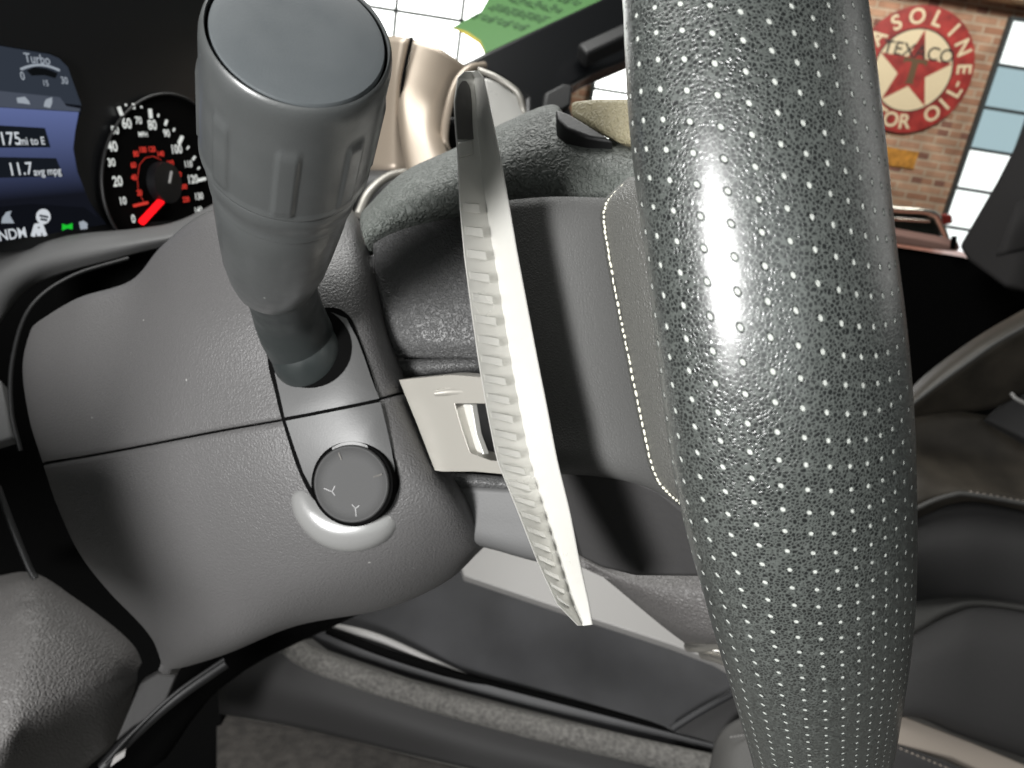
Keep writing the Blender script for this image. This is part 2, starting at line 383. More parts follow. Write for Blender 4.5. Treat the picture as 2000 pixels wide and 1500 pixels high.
patch('lower_cover', [
    [(845, 950, .220), (920, 952, .216), (1010, 956, .213), (1100, 960, .21)],
    [(875, 1010, .219), (940, 1015, .216), (1020, 1020, .213), (1110, 1020, .21)],
    [(905, 1050, .220), (960, 1064, .217), (1040, 1085, .214), (1120, 1100, .211)],
    [(915, 1062, .228), (965, 1074, .225), (1040, 1095, .222), (1120, 1110, .22)]], MT['panel'], wheel)
# spoke between hub and rim, the panel the paddle throws its shadow on
patch('spoke', [
    [(960, 395, .197), (1060, 385, .189), (1150, 385, .180), (1240, 390, .165)],
    [(985, 520, .196), (1080, 520, .188), (1170, 520, .179), (1260, 520, .163)],
    [(1010, 680, .195), (1110, 680, .187), (1200, 680, .177), (1290, 680, .161)],
    [(1040, 820, .195), (1140, 820, .187), (1235, 820, .176), (1320, 820, .160)],
    [(1060, 915, .196), (1165, 920, .188), (1260, 940, .177), (1350, 990, .160)],
    [(1060, 925, .221), (1165, 930, .210), (1260, 950, .194), (1350, 1000, .168)]], MT['spoke'], wheel)
slab('lower_spoke', [(1080, 915), (1200, 918), (1290, 955), (1345, 1000), (1390, 1130), (1240, 1128), (1175, 1112), (1130, 1090)], Plane((1080, 930, .206), (1345, 1000, .19), (1240, 1130, .206)), .012, MT['kick'], wheel, bevel=.0015)
slab('hub_core', [(760, 430), (1000, 360), (1300, 360), (1330, 1000), (1220, 1100), (1000, 1050), (900, 1010), (800, 760)], Plane((760, 500, .242), (1300, 500, .225), (1000, 1050, .238)), .03, MT['dark'], wheel, bevel=.004)
# switch pod peeping out between lobe and rim
sp_ = Plane((1115, 215, .208), (1230, 200, .196), (1160, 280, .202))
slab('switch_pod', [(1112, 196), (1165, 190), (1235, 190), (1245, 285), (1205, 276), (1112, 226)], sp_, .012, MT['podm'], wheel, bevel=.0015)
slab('pod_bezel', [(1085, 212), (1114, 222), (1200, 275), (1150, 268), (1105, 250), (1088, 232)], Plane((1085, 212, .205), (1200, 275, .196), (1105, 250, .2)), .006, MT['dark'], wheel, bevel=.0008)
# --- shift paddle
pad = [(140, 905, 922, 934), (152, 893, 926, 945), (200, 886, 931, 956), (250, 888, 932, 966), (300, 893, 938, 976), (400, 897, 950, 995), (500, 906, 966, 1012), (600, 919, 982, 1031), (700, 933, 998, 1050), (800, 950, 1016, 1070), (900, 970, 1036, 1089), (1000, 1011, 1065, 1114), (1100, 1050, 1095, 1133), (1180, 1087, 1119, 1151), (1222, 1128, 1139, 1158)]
def padd(y): return .172-.010*((y-140)/1080.0)
def padrow(y):
    for i in range(len(pad)-1):
        if pad[i][0] <= y <= pad[i+1][0]:
            f = (y-pad[i][0])/(pad[i+1][0]-pad[i][0]); return [pad[i][k]*(1-f)+pad[i+1][k]*f for k in (1, 2, 3)]
def pdb(y):
    a, b, c = padsm(y); return .0078*min(1, (b-a)/50)
def padsm(y):   # smoothed row
    t = [padrow(min(1222, max(140, y+o))) for o in (-18, 0, 18)]
    return [(q[0]+2*q[1]+q[2])/4 for q in zip(*t)] if 200 < y < 1170 else padrow(y)
paddle = bpy.data.objects.new('paddle_group', None)
bpy.data.objects.remove(paddle)
ys = [140, 143, 147, 152, 158, 165, 175, 185]+list(range(200, 1180, 20))+[1180, 1195, 1208, 1217, 1222]
V = []; rowsn = 0
for y in ys:
    a, b, c = padsm(y); d = padd(y)
    V += [P(a, y, d+.013), P(a, y, d+.0008), P(a+2, y, d+.0002), P(b-4, y, d+pdb(y)-.0004), P(b-1, y, d+pdb(y)), P(b+2, y, d+pdb(y)-.0004), P(c-3, y-2, d+.0005), P(c-.8, y-2, d+.0006), P(c, y-2, d+.002), P(c, y-2, d+.013)]
    rowsn += 1
w = 10
Fc = [(i*w+j, i*w+(j+1) % w, (i+1)*w+(j+1) % w, (i+1)*w+j) for i in range(rowsn-1) for j in range(w)]
Fc += [tuple(range(w)), tuple(range((rowsn-1)*w, rowsn*w))]
me = meshof('paddle', V, Fc); bm = bmesh.new(); bm.from_mesh(me); bmesh.ops.recalc_face_normals(bm, faces=bm.faces); bm.to_mesh(me); bm.free()
paddle = finish('shift_paddle', me, MT['silver'], wheel, ang=28)
ribs = []
y = 404; dy = 46.
while y < 1178:
    a, b, c = padsm(y); d = padd(y); hh = dy*.46; x1 = a+(b-a)*.74; sl_ = 4+10*(y-400)/780
    def q(x, yy, o):
        aa, bb, _ = padsm(min(1221, yy)); f = (x-a)/(b-a); return P(aa+(bb-aa)*f, yy, d+.0003+(pdb(min(1221, yy))-.0004)*max(0, f)-o)
    c8 = [q(a+3, y-hh*.42, .0001), q(x1, y-hh*.55+sl_, .0006), q(x1, y+hh*.55+sl_, .0006), q(a+3, y+hh*.42, .0001)]
    top = [q(a+7, y-hh*.38, .0006), q(x1-1, y-hh*.42+sl_, .0013), q(x1-1, y+hh*.42+sl_, .0013), q(a+7, y+hh*.38, .0006)]
    ribs.append(boxmesh('r', top+[v+(v-EYE).normalized()*.003 for v in c8]))
    y += dy; dy = max(24, dy*.972)
finish('grip_ribs', join('grip_ribs', ribs), MT['silver'], paddle, ang=20)
def facept(x, y, o):
    a, b, c = padsm(y); f = (x-a)/(b-a); r = P(x, y, padd(y)+.0002+(pdb(y)-.0003)*f); return r-(r-EYE).normalized()*o
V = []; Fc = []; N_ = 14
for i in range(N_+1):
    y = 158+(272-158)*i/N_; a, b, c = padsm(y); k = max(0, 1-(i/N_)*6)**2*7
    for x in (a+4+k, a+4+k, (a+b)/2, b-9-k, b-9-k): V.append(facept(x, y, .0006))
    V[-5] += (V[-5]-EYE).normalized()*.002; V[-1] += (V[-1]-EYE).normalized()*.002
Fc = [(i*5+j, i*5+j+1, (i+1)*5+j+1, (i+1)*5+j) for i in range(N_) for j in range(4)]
finish('recess_shade', meshof('recess_shade', V, Fc), MT['recess_shade'], paddle, ang=40)  # dark sheet standing in for the shaded recess inside the hook
finish('lit_patch', boxmesh('lit_patch', [facept(895, 279, .0016), facept(921, 273, .0016), facept(923, 300, .0012), facept(896, 308, .0012), facept(893, 274, -.002), facept(926, 270, -.002), facept(928, 303, -.002), facept(894, 312, -.002)]), MT['silver'], paddle, bevel=.0003)  # raised piece shaped to stand in for a lit patch of the web
# bracket that carries the paddle, a plate with a slot
bpl = Plane((785, 760, .205), (960, 760, .190), (900, 920, .198))
def ringplate(name, outer, inner, pl, th, m, parent):
    n = 48
    def res(pts, c):
        pp = curve([Vector((x, y, 0)) for x, y in pts], 1, True); out = []
        tot = [0]
        for i in range(len(pp)): tot.append(tot[-1]+(pp[(i+1) % len(pp)]-pp[i]).length)
        for k in range(n):
            s = tot[-1]*k/n; i = max(j for j in range(len(pp)) if tot[j] <= s+1e-9); f = (s-tot[i])/(tot[i+1]-tot[i]); out.append(pp[i].lerp(pp[(i+1) % len(pp)], f))
        return out
    o, i_ = res(outer, 0), res(inner, 0)
    V = [pl(q.x, q.y) for q in o]+[pl(q.x, q.y) for q in i_]; V += [v-pl.n*th for v in V]
    Fc = []
    for k in range(n):
        k2 = (k+1) % n
        Fc += [(k, k2, n+k2, n+k), (2*n+k2, 2*n+k, 3*n+k, 3*n+k2), (k, 2*n+k, 2*n+k2, k2), (n+k2, 3*n+k2, 3*n+k, n+k)]
    me = meshof(name, V, Fc); bm = bmesh.new(); bm.from_mesh(me); bmesh.ops.recalc_face_normals(bm, faces=bm.faces); bm.to_mesh(me); bm.free()
    return finish(name, me, m, parent, bevel=.0006)
br = ringplate('paddle_bracket', [(779, 742), (880, 732), (980, 740), (1010, 830), (1020, 930), (930, 921), (850, 921), (815, 830)], [(888, 788), (945, 788), (990, 792), (990, 840), (990, 900), (960, 900), (918, 885), (900, 830)], bpl, .006, MT['silver2'], paddle)
slab('slot_lip', [(888, 789), (921, 790), (931, 850), (948, 896), (920, 884), (902, 840)], Plane((888, 789, .2015), (925, 789, .1965), (935, 896, .198)), .002, MT['silver'], br, bevel=.0003)
tube('rib', [(850, 768, .1985), (890, 764, .197), (960, 766, .1925)], [.0008, .0013, .0014], MT['silver2'], br, nseg=12)
# lower trim seen under the spoke
patch('lower_trim', [
    [(1130, 1085, .30), (1190, 1105, .29), (1260, 1110, .28), (1420, 1110, .27)],
    [(1140, 1096, .29), (1210, 1130, .28), (1290, 1150, .27), (1430, 1150, .26)],
    [(1200, 1145, .29), (1270, 1180, .28), (1340, 1200, .27), (1440, 1210, .26)],
    [(1290, 1220, .295), (1330, 1235, .285), (1380, 1245, .275), (1450, 1250, .265)],
    [(1340, 1258, .31), (1370, 1258, .30), (1400, 1258, .29), (1450, 1260, .28)]], MT['pad'], wheel)
tube('trim_clip', [(1345, 1262, .31), (1375, 1262, .30), (1440, 1245, .29)], .0022, MT['chrome'], wheel, nseg=16)
tube('trim_clip', [(1375, 1275, .31), (1405, 1283, .30), (1450, 1300, .29)], .0026, MT['chrome'], wheel, nseg=16)

# ================================================================== COLUMN SHROUD
shroud = thing('column_shroud', P(500, 1150, .25), 'grey grained steering column shroud with a round adjuster knob on its side', 'column shroud')
U = [
    [(110, 640, .33), (75, 632, .285), (150, 583, .272), (255, 548, .262), (318, 478, .250), (410, 412, .242), (560, 385, .240), (675, 400, .243), (690, 420, .27)],
    [(95, 650, .32), (60, 645, .280), (145, 600, .262), (262, 568, .252), (335, 500, .236), (430, 440, .226), (560, 420, .222), (690, 440, .229), (712, 450, .26)],
    [(75, 730, .31), (45, 715, .272), (125, 690, .250), (255, 665, .236), (365, 625, .218), (480, 590, .209), (610, 560, .205), (722, 530, .216), (745, 535, .25)],
    [(85, 830, .31), (58, 815, .270), (135, 805, .245), (260, 785, .229), (395, 760, .213), (530, 730, .204), (675, 690, .2005), (750, 655, .212), (775, 660, .245)],
    [(110, 905, .31), (84, 903, .268), (155, 891, .241), (280, 867, .225), (420, 840, .210), (552, 816, .201), (710, 783, .1975), (788, 764, .208), (812, 768, .24)]]
Lw = [
    [(110, 911, .31), (86, 909, .268), (156, 897, .241), (281, 873, .225), (421, 846, .210), (553, 822, .201), (711, 789, .1975), (790, 770, .208), (814, 774, .24)],
    [(140, 985, .31), (112, 985, .268), (200, 975, .240), (325, 962, .223), (465, 950, .209), (605, 935, .200), (755, 912, .1965), (843, 890, .206), (868, 892, .24)],
    [(190, 1070, .315), (155, 1080, .274), (245, 1080, .245), (380, 1078, .226), (525, 1070, .212), (685, 1048, .203), (822, 1008, .201), (900, 978, .209), (925, 975, .24)],
    [(260, 1150, .32), (215, 1158, .282), (300, 1175, .252), (425, 1175, .234), (570, 1155, .220), (730, 1125, .213), (855, 1085, .213), (935, 1052, .221), (950, 1050, .25)],
    [(330, 1240, .33), (292, 1238, .292), (335, 1272, .266), (440, 1255, .250), (580, 1208, .240), (750, 1175, .234), (870, 1125, .231), (936, 1072, .232), (948, 1066, .255)],
    [(345, 1300, .34), (318, 1300, .30), (350, 1304, .29), (445, 1276, .275), (580, 1222, .265), (750, 1190, .258), (868, 1138, .252), (930, 1082, .248), (940, 1070, .265)],
    [(360, 1290, .36), (330, 1296, .33), (365, 1296, .32), (450, 1268, .31), (580, 1214, .30), (745, 1180, .295), (860, 1128, .285), (915, 1076, .28), (925, 1066, .285)]]
us = finish('upper_shell', gridmesh('upper_shell', patchpts(U, 8, 8)), MT['shroud'], shroud, solid=.003, ang=180)
ls = finish('lower_shell', gridmesh('lower_shell', patchpts(Lw, 8, 8)), MT['shroud'], shroud, solid=.003, ang=180)
patch('inner_shell', [[(x+ (8 if i == 0 else 0), y, d+.008) for i, (x, y, d) in enumerate(r)] for r in (U[3], U[4], Lw[1])], MT['gap'], shroud)
tm_ = gridmesh('t', patchpts(U+Lw[1:], 8, 8)); T_ = BVHTree.FromPolygons([v.co.copy() for v in tm_.vertices], [tuple(p.vertices) for p in tm_.polygons]); bpy.data.meshes.remove(tm_)
POD = [(523, 690), (538, 770), (552, 825), (585, 925), (625, 990), (690, 1021), (745, 1005), (777, 960), (776, 915), (748, 815), (728, 735), (700, 655), (680, 615), (640, 600), (560, 625)]
conform('switch_gap', POD, T_, MT['gap'], shroud, .00035, round_=5)
def shrink(pts, s, c=None):
    cx, cy = c or (sum(p[0] for p in pts)/len(pts), sum(p[1] for p in pts)/len(pts))
    out = []
    for x, y in pts:
        l = math.hypot(x-cx, y-cy); out.append((x-(x-cx)/l*s, y-(y-cy)/l*s))
    return out
PODi = [(531, 692), (546, 770), (558, 823), (592, 922), (630, 983), (690, 1013), (741, 998), (771, 957), (770, 915), (744, 818), (724, 735), (697, 660), (677, 622), (640, 607), (563, 632)]
up = [(531, 692), (546, 770), (557, 817), (640, 800), (742, 779), (734, 770), (724, 735), (697, 660), (677, 622), (640, 607), (563, 632)]
conform('stalk_plate', [(530, 694), (538, 735), (546, 770), (556, 815), (600, 807), (650, 797), (700, 787), (741, 778), (732, 757), (724, 735), (711, 697), (697, 660), (677, 622), (640, 607), (600, 617), (563, 632)], T_, MT['plate'], shroud, .0009, centre=(630, 720))
conform('knob_plate', [(558, 822), (600, 814), (650, 804), (700, 794), (743, 785), (752, 822), (764, 875), (771, 915), (772, 957), (762, 982), (741, 1000), (716, 1010), (690, 1013), (660, 1003), (630, 984), (608, 952), (592, 922), (573, 868)], T_, MT['plate'], shroud, .0009, centre=(675, 905))
conform('stalk_hole', circ(603, 678, 84, 80), T_, MT['gap'], shroud, .0011, rings=6)
# bright raised lip round the end of the plate
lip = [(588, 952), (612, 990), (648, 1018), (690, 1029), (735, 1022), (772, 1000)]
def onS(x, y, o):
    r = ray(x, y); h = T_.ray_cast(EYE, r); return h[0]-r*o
finish('raised_lip', sweepmesh('raised_lip', curve([onS(x, y, -.0034) for x, y in lip], 8), [.0026+.0042*math.sin(math.pi*i/40)**.7 for i in range(41)], nseg=24), MT['shroud_highlight'], shroud, ang=180)
# adjuster knob
kc = onS(692, 943, .0); kn = (onS(640, 943, 0)-kc).cross(onS(692, 1000, 0)-kc).normalized()
if kn.dot(EYE-kc) < 0: kn = -kn
# the knob leans towards the eye a little
kn = (kn*.6+(EYE-kc).normalized()*.5+(R3 @ Vector((-.12, .10, 0)))).normalized()
rk = .0099
finish('knob_well', lathemesh('knob_well', kc+kn*.0006, kn, [(0, 0), (.0010, rk*.5), (.0010, rk*1.06), (.0013, rk*1.08), (.0004, rk*1.11), (-.004, rk*1.11)], 96), MT['gap'], shroud)
knob = finish('adjuster_knob', lathemesh('adjuster_knob', kc+kn*.0006, kn, [(.0019, 0), (.0019, rk*.6), (.00185, rk*.90), (.0021, rk*.93), (.0021, rk*.96), (.0018, rk*.988), (.0012, rk), (0, rk)], 96), MT['knob'], shroud, ang=60)
kx = (R3 @ Vector((1, 0, 0))); kx = (kx-kn*kx.dot(kn)).normalized(); ky = kn.cross(kx)
if ky.dot(R3 @ Vector((0, 1, 0))) < 0: ky = -ky
mk = []
def mark(a, r0, r1, wd, da=0):
    u = kx*math.cos(a)+ky*math.sin(a); v = kx*math.cos(a+da+math.pi/2)+ky*math.sin(a+da+math.pi/2)
    o = kc+kn*.0027; p0, p1 = o+u*rk*r0, o+u*rk*r1
    mk.append(boxmesh('k', [p0-v*wd, p1-v*wd, p1+v*wd, p0+v*wd]+[q-kn*.0006 for q in (p0-v*wd, p1-v*wd, p1+v*wd, p0+v*wd)]))
mark(math.radians(18), .62, .86, .00022); mark(math.radians(112), .66, .86, .00016)
finish('knob_marks', join('knob_marks', mk), MT['felt'], knob)
mk = []
def stroke(p, q, wd=.00014):
    o = kc+kn*.0026; a, b = o+(kx*p[0]+ky*p[1])*rk, o+(kx*q[0]+ky*q[1])*rk; v = (b-a).normalized().cross(kn)*wd
    mk.append(boxmesh('k', [a-v, b-v, b+v, a+v]+[z-kn*.0007 for z in (a-v, b-v, b+v, a+v)]))
stroke((-.72, -.12), (-.5, -.2)); stroke((-.5, -.2), (-.42, -.05)); stroke((-.5, -.2), (-.42, -.3))
stroke((.12, -.62), (.14, -.82)); stroke((.03, -.52), (.12, -.62)); stroke((.12, -.62), (.22, -.54))
finish('knob_arrows', join('knob_arrows', mk), MT['plate'], knob)

# ================================================================== STALK
stalk = thing('column_stalk', P(605, 730, .205), 'dark grey multifunction stalk with round flat end, rising from the column shroud', 'stalk')
C0, C1 = P(586, 66, .108), P(561, 296, .131)
ax = (C1-C0).normalized(); LL = (C1-C0).length; R0, R1 = .01335, .0138
pads = lambda a, s: (.00042*max(0, min(1, (.13-abs(((a-.35) % (math.pi/4))-math.pi/8))*30)))*max(0, min(1, (s-.009)*900, (LL-.001-s)*900))
finish('end_cap', lathemesh('end_cap', C0, ax, [(-.0005, 0), (-.0004, R0*.45), (-.0001, R0*.8), (.0002, R0*.885), (.0006, R0*.9), (.002, R0*.905)]), MT['cap'], stalk)
finish('cap_gap', lathemesh('cap_gap', C0, ax, [(.0013, R0*.88), (.0013, R0*.96)]), MT['gap'], stalk)
n_ = 24
prof = [(.002, R0*.93), (.0004, R0*.932), (.0001, R0*.94), (.0002, R0*.955), (.0008, R0*.98), (.0018, R0*.997), (.003, R0*1.003)]
prof += [(.003+(LL-.0042)*i/n_, R0*1.003+(R1-R0*1.003)*i/n_) for i in range(1, n_+1)]+[(LL-.0007, R1*1.016), (LL-.0003, R1*1.016), (LL, R1*.997), (LL+.0001, R1*.97)]
finish('barrel', lathemesh('barrel', C0, ax, prof, 240, pads), MT['rubber'], stalk, ang=50)
finish('collar', lathemesh('collar', C0, ax, [(LL+.0001, R1*.965), (LL+.0005, R1*.98), (LL+.0008, R1*.992), (LL+.0045, R1*.955), (LL+.0079, R1*.915), (LL+.0083, R1*.927), (LL+.0088, R1*.922), (LL+.0091, R1*.885)]), MT['rubber'], stalk, ang=50)
finish('lower_barrel', lathemesh('lower_barrel', C0, ax, [(LL+.0091, R1*.875), (LL+.0094, R1*.885), (LL+.0098, R1*.893), (LL+.017, .0120), (LL+.027, .0113), (LL+.035, .0106), (LL+.041, .0096), (LL+.0455, .0085), (LL+.048, .0072), (LL+.0497, .0050), (LL+.0505, .0025), (LL+.0507, 0)]), MT['rubber'], stalk, ang=50)
e_ = C0+ax*(LL+.038)
tube('neck', [e_, P(557, 590, .186), P(574, 640, .197), P(596, 682, .205), P(607, 715, .215)], [.0076, .0083, .0090, .0092, .0088], MT['boot'], stalk, nseg=48)
tube('boot', [P(560, 610, .206), P(590, 668, .203), P(606, 694, .205), P(612, 704, .212)], [.0040, .0088, .0101, .0100], MT['boot'], stalk, nseg=48)

# ================================================================== INSTRUMENT CLUSTER
e1 = (R3 @ Vector((.26, .30, -.92))).normalized()
e2 = (R3 @ Vector((.06, 1, 0.0))); e2 = (e2-e1*e2.dot(e1)).normalized()
cn = e1.cross(e2)
if cn.dot(EYE-P(300, 345, .46)) < 0: cn = -cn
CP = PlaneN(P(300, 345, .46), cn)
cluster = thing('instrument_cluster', P(200, 470, .43), 'black instrument cluster with lit speedometer dial and colour trip screen', 'instrument cluster')
slab('housing', [(-90, -90), (700, -90), (640, 200), (460, 440), (300, 452), (200, 470), (-90, 505)], CP, .02, MT['black'], cluster, off=-.0015)
scr = slab('display', [(-90, 75), (0, 88), (95, 104), (115, 113), (132, 130), (160, 214), (147, 255), (143, 290), (152, 340), (175, 395), (208, 438), (-90, 488)], CP, .002, emis('screen_dark', lin(16, 18, 24), .9), cluster)
def ui(name, out, col, s=1, off=.0004): return slab(name, out, CP, .0002, emis(name, lin(*col), s), scr, off=off)
ui('gauge_tile', [(-90, 78), (0, 90), (95, 106), (114, 114), (131, 131), (158, 206), (-90, 176)], (48, 54, 64))
ui('icon_strip', [(-90, 166), (0, 178), (115, 190), (128, 207), (155, 212), (154, 218), (-90, 204)], (72, 78, 90), off=.0006)
def grad(name, out, ca, cb, ya, yb):       # the picture shown on the lit screen runs from blue to near black
    m = emis(name, lin(*ca), 1); nt = m.node_tree; N = nt.nodes
    tc = N.new('ShaderNodeTexCoord'); sx = N.new('ShaderNodeSeparateXYZ'); nt.links.new(tc.outputs['Object'], sx.inputs[0])
    r = N.new('ShaderNodeMapRange'); za, zb = CP(80, ya).z, CP(80, yb).z
    r.inputs[1].default_value = za; r.inputs[2].default_value = zb; nt.links.new(sx.outputs[2], r.inputs[0])
    c = N.new('ShaderNodeValToRGB'); c.color_ramp.elements[0].color = lin(*ca); c.color_ramp.elements[1].color = lin(*cb)
    nt.links.new(r.outputs[0], c.inputs[0]); nt.links.new(c.outputs[0], N['Emission'].inputs[0])
    return slab(name, out, CP, .0002, m, scr, off=.0003)
grad('trip_page', [(-90, 206), (0, 210), (153, 219), (146, 256), (142, 290), (150, 335), (170, 385), (190, 425), (165, 405), (60, 398), (-90, 412)], (92, 104, 150), (20, 22, 30), 215, 385)
ui('range_box', [(-90, 240), (86, 250), (97, 288), (-90, 289)], (22, 26, 32), off=.0006)
ui('economy_box', [(-90, 305), (108, 309), (122, 344), (-90, 350)], (22, 26, 32), off=.0006)
ink = emis('screen_white', lin(205, 210, 216), .95); inkd = emis('screen_grey', lin(160, 168, 178), .9)
def T(txt, px, py, hpx, off=.0009, bold=.012, ex=e1, ey=e2, al='CENTER', wide=1):
    d = (CP(px, py)-EYE).length; sz = hpx*1.42*.46/F
    return textmesh(txt, sz, CP(px, py, off), ex*wide, ey, bold, al)
finish('range_text', join('range_text', [T('175', 17, 272, 19), T('mi to E', 60, 276, 12)]), ink, scr, smooth=False)
finish('economy_text', join('economy_text', [T('11.7', 37, 331, 19), T('avg mpg', 90, 335, 12)]), ink, scr, smooth=False)
finish('mode_text', T('NDM', 22, 458, 16), ink, scr, smooth=False)
finish('gauge_text', join('gauge_text', [T('Turbo', 70, 116, 14), T('0', 41, 149, 12), T('15', 86, 163, 9), T('30', 123, 158, 11)]), inkd, scr, smooth=False)
arc = [(38+i*6.2, 139-15*math.sin(math.pi*(.15+.75*i/12))) for i in range(13)]
finish('gauge_arc', sweepmesh('gauge_arc', [CP(x, y+3, .001) for x, y in arc], .0006, nseg=6), inkd, scr)
slab('gauge_window', [(50, 138), (65, 131), (88, 134), (110, 143), (106, 153), (85, 147), (60, 148)], CP, .0002, emis('screen_black', lin(14, 16, 18), 1), scr, off=.0008)
def lines(name, segs, m, par, r=.0007, off=.0010):
    return finish(name, join(name, [sweepmesh('s', [CP(x0, y0, off), CP((x0+x1)/2, (y0+y1)/2, off), CP(x1, y1, off)], r, nseg=6) for x0, y0, x1, y1 in segs]), m, par)
slab('tow_icon', [(30, 191), (46, 189), (54, 198), (56, 204), (32, 201)], CP, .0002, inkd, scr, off=.0009)
slab('wheel_icon', [(88, 194), (99, 190), (99, 202), (95, 211), (83, 208), (85, 199)], CP, .0002, inkd, scr, off=.0009)
slab('light_icon', [(2, 425), (10, 414), (20, 412), (16, 420), (25, 436), (0, 436)], CP, .0002, inkd, scr, off=.0009)
slab('warning_icon', circ(82, 423, 14, 15, 20), CP, .0002, ink, scr, off=.0009)
lines('warning_bar', [(74, 421, 90, 424), (76, 428, 88, 430)], emis('icon_shade', lin(60, 64, 70), 1), scr, r=.0006)
lines('lane_icon', [(61, 461, 67, 440), (67, 440, 77, 439), (77, 439, 85, 460), (66, 452, 80, 451), (72, 446, 73, 461)], ink, scr, r=.0010)
slab('lamp_icon', [(119, 437), (128, 440), (139, 436), (139, 448), (129, 446), (119, 450)], CP, .0002, emis('lamp_green', lin(30, 190, 50), 1), cluster, off=.0009)
slab('belt_icon', [(152, 434), (160, 431), (168, 436), (168, 447), (155, 448)], CP, .0002, inkd, cluster, off=.0009)
# speedometer
dial = slab('speedometer', circ(315, 340, 118, 156, 48, .10), CP, .002, MT['gap'], cluster, off=.0002)
nums = [('0', 258, 428, 15), ('10', 237, 393, 14), ('20', 227, 355, 18), ('30', 215, 318, 14), ('40', 217, 287, 18), ('50', 222, 255, 14), ('60', 245, 242, 18), ('70', 268, 236, 13), ('80', 295, 245, 18), ('90', 323, 261, 14), ('100', 342, 292, 17), ('110', 365, 321, 13), ('120', 374, 351, 17), ('130', 386, 384, 14), ('140', 385, 411, 13)]
white = emis('dial_white', lin(215, 218, 214), 1.0)
finish('dial_numerals', join('dial_numerals', [T(t, x, y, h*.98, bold=.02) for t, x, y, h in nums]+[T('MPH', 277, 263, 9, bold=.02)]), white, dial, smooth=False)
ticks = [(229, 209, 235, 225, 1), (243, 203, 243, 207, .5), (257, 202, 259, 213, .7), (273, 207, 274, 211, .5), (290, 213, 292, 231, 1), (307, 223, 306, 228, .5), (323, 235, 320, 244, .7), (338, 251, 336, 256, .5), (353, 267, 347, 280, 1), (366, 286, 363, 291, .5), (378, 306, 374, 312, .7), (387, 327, 384, 330, .5), (398, 349, 386, 352, 1)]
finish('dial_ticks', join('dial_ticks', [sweepmesh('s', [CP(a, b, .001), CP((a+c)/2, (b+d)/2, .001), CP(c, d, .001)], .0011*q, nseg=6) for a, b, c, d, q in ticks]), white, dial)
redc = emis('dial_red', lin(205, 58, 48), 1.0)
rn = [('20', 270, 377, 10), ('40', 259, 347, 10), ('60', 258, 323, 10), ('80', 263, 301, 10), ('100', 276, 293, 10), ('120', 294, 292, 10), ('140', 311, 301, 10), ('160', 330, 319, 10), ('180', 346, 341, 9), ('200', 357, 365, 9), ('220', 361, 390, 10)]
finish('inner_numerals', join('inner_numerals', [T(t, x, y, h, bold=.03) for t, x, y, h in rn]), redc, dial, smooth=False)
finish('inner_ring', sweepmesh('inner_ring', [CP(*q, .0008) for q in [(280, 398), (268, 372), (266, 350), (270, 322), (282, 308), (297, 305), (312, 312)]], .00014, nseg=6), redc, dial)
lines('needle', [(318, 380, 268, 434)], emis('needle_red', lin(255, 22, 30), 1.6), dial, r=.0021, off=.003)
lines('unit_mark', [(259, 402, 285, 396)], redc, dial, r=.0009)
finish('needle_hub', sweepmesh('needle_hub', [CP(313, 357, .0), CP(313, 357, .006)], .012, nseg=32), MT['black'], dial)
lines('hub_glint', [(317, 335, 313, 358)], MT['trim'], dial, r=.0008, off=.0066)
finish('dial_rim', sweepmesh('dial_rim', [CP(x, y, .001) for x, y in circ(315, 340, 119, 157, 64, .10)], .0008, closed=True, nseg=8), MT['dark'], dial)

# ================================================================== DASHBOARD
dash = thing('dashboard', P(300, 600, .42), 'black dashboard with silver vent surrounds behind the steering wheel', 'dashboard')
patch('cluster_shelf', [
    [(-60, 492, .385), (0, 480, .39), (160, 456, .405), (260, 447, .42), (345, 432, .435), (430, 390, .45), (520, 330, .46)],
    [(-60, 505, .372), (0, 494, .378), (160, 468, .395), (265, 458, .41), (350, 444, .425), (440, 405, .44), (530, 350, .45)],
    [(-60, 560, .36), (0, 545, .366), (110, 510, .382), (260, 478, .40), (350, 460, .415), (445, 430, .43), (540, 380, .44)],
    [(-60, 640, .36), (-10, 640, .366), (70, 555, .384), (250, 500, .405), (350, 475, .42), (450, 440, .435), (545, 400, .445)]], MT['panel'], dash)
patch('dash_shell', [
    [(-120, 560, .40), (100, 470, .43), (350, 430, .46), (700, 440, .50), (900, 400, .52)],
    [(-120, 800, .40), (100, 800, .43), (350, 800, .46), (700, 800, .50), (900, 800, .52)],
    [(-120, 1100, .42), (100, 1120, .43), (350, 1150, .46), (700, 1150, .50), (900, 1080, .52)],
    [(-120, 1500, .45), (100, 1500, .46), (300, 1500, .47), (420, 1340, .5), (600, 1240, .53)]], MT['gap'], dash, solid=.006)
tube('column_surround', [(250, 505, .385), (140, 540, .36), (60, 600, .34), (25, 700, .33), (22, 800, .325), (40, 880, .325)], .0009, MT['dark'], dash, nseg=10)
tube('side_seam', [(-5, 950, .33), (25, 1030, .33), (58, 1110, .33), (70, 1130, .33)], .0014, MT['dark'], dash, nseg=10)
slab('side_trim', [(-60, 742), (2, 742), (12, 790), (24, 855), (-60, 880)], Plane((-60, 742, .34), (20, 742, .345), (0, 870, .335)), .01, MT['panel'], dash, bevel=.001)
slab('shroud_shade_block', [(0, 0), (1, 0), (1, 1), (0, 1)], type('Q', (), dict(n=R3 @ Vector((0, 0, 1)), __call__=lambda s_, x, y, o=0: Cv(-.32+.165*x, .020+.062*y, .08)))(), .05, MT['dark'], dash, bevel=.003)  # unseen block, added only to shade the shroud's lower left edge
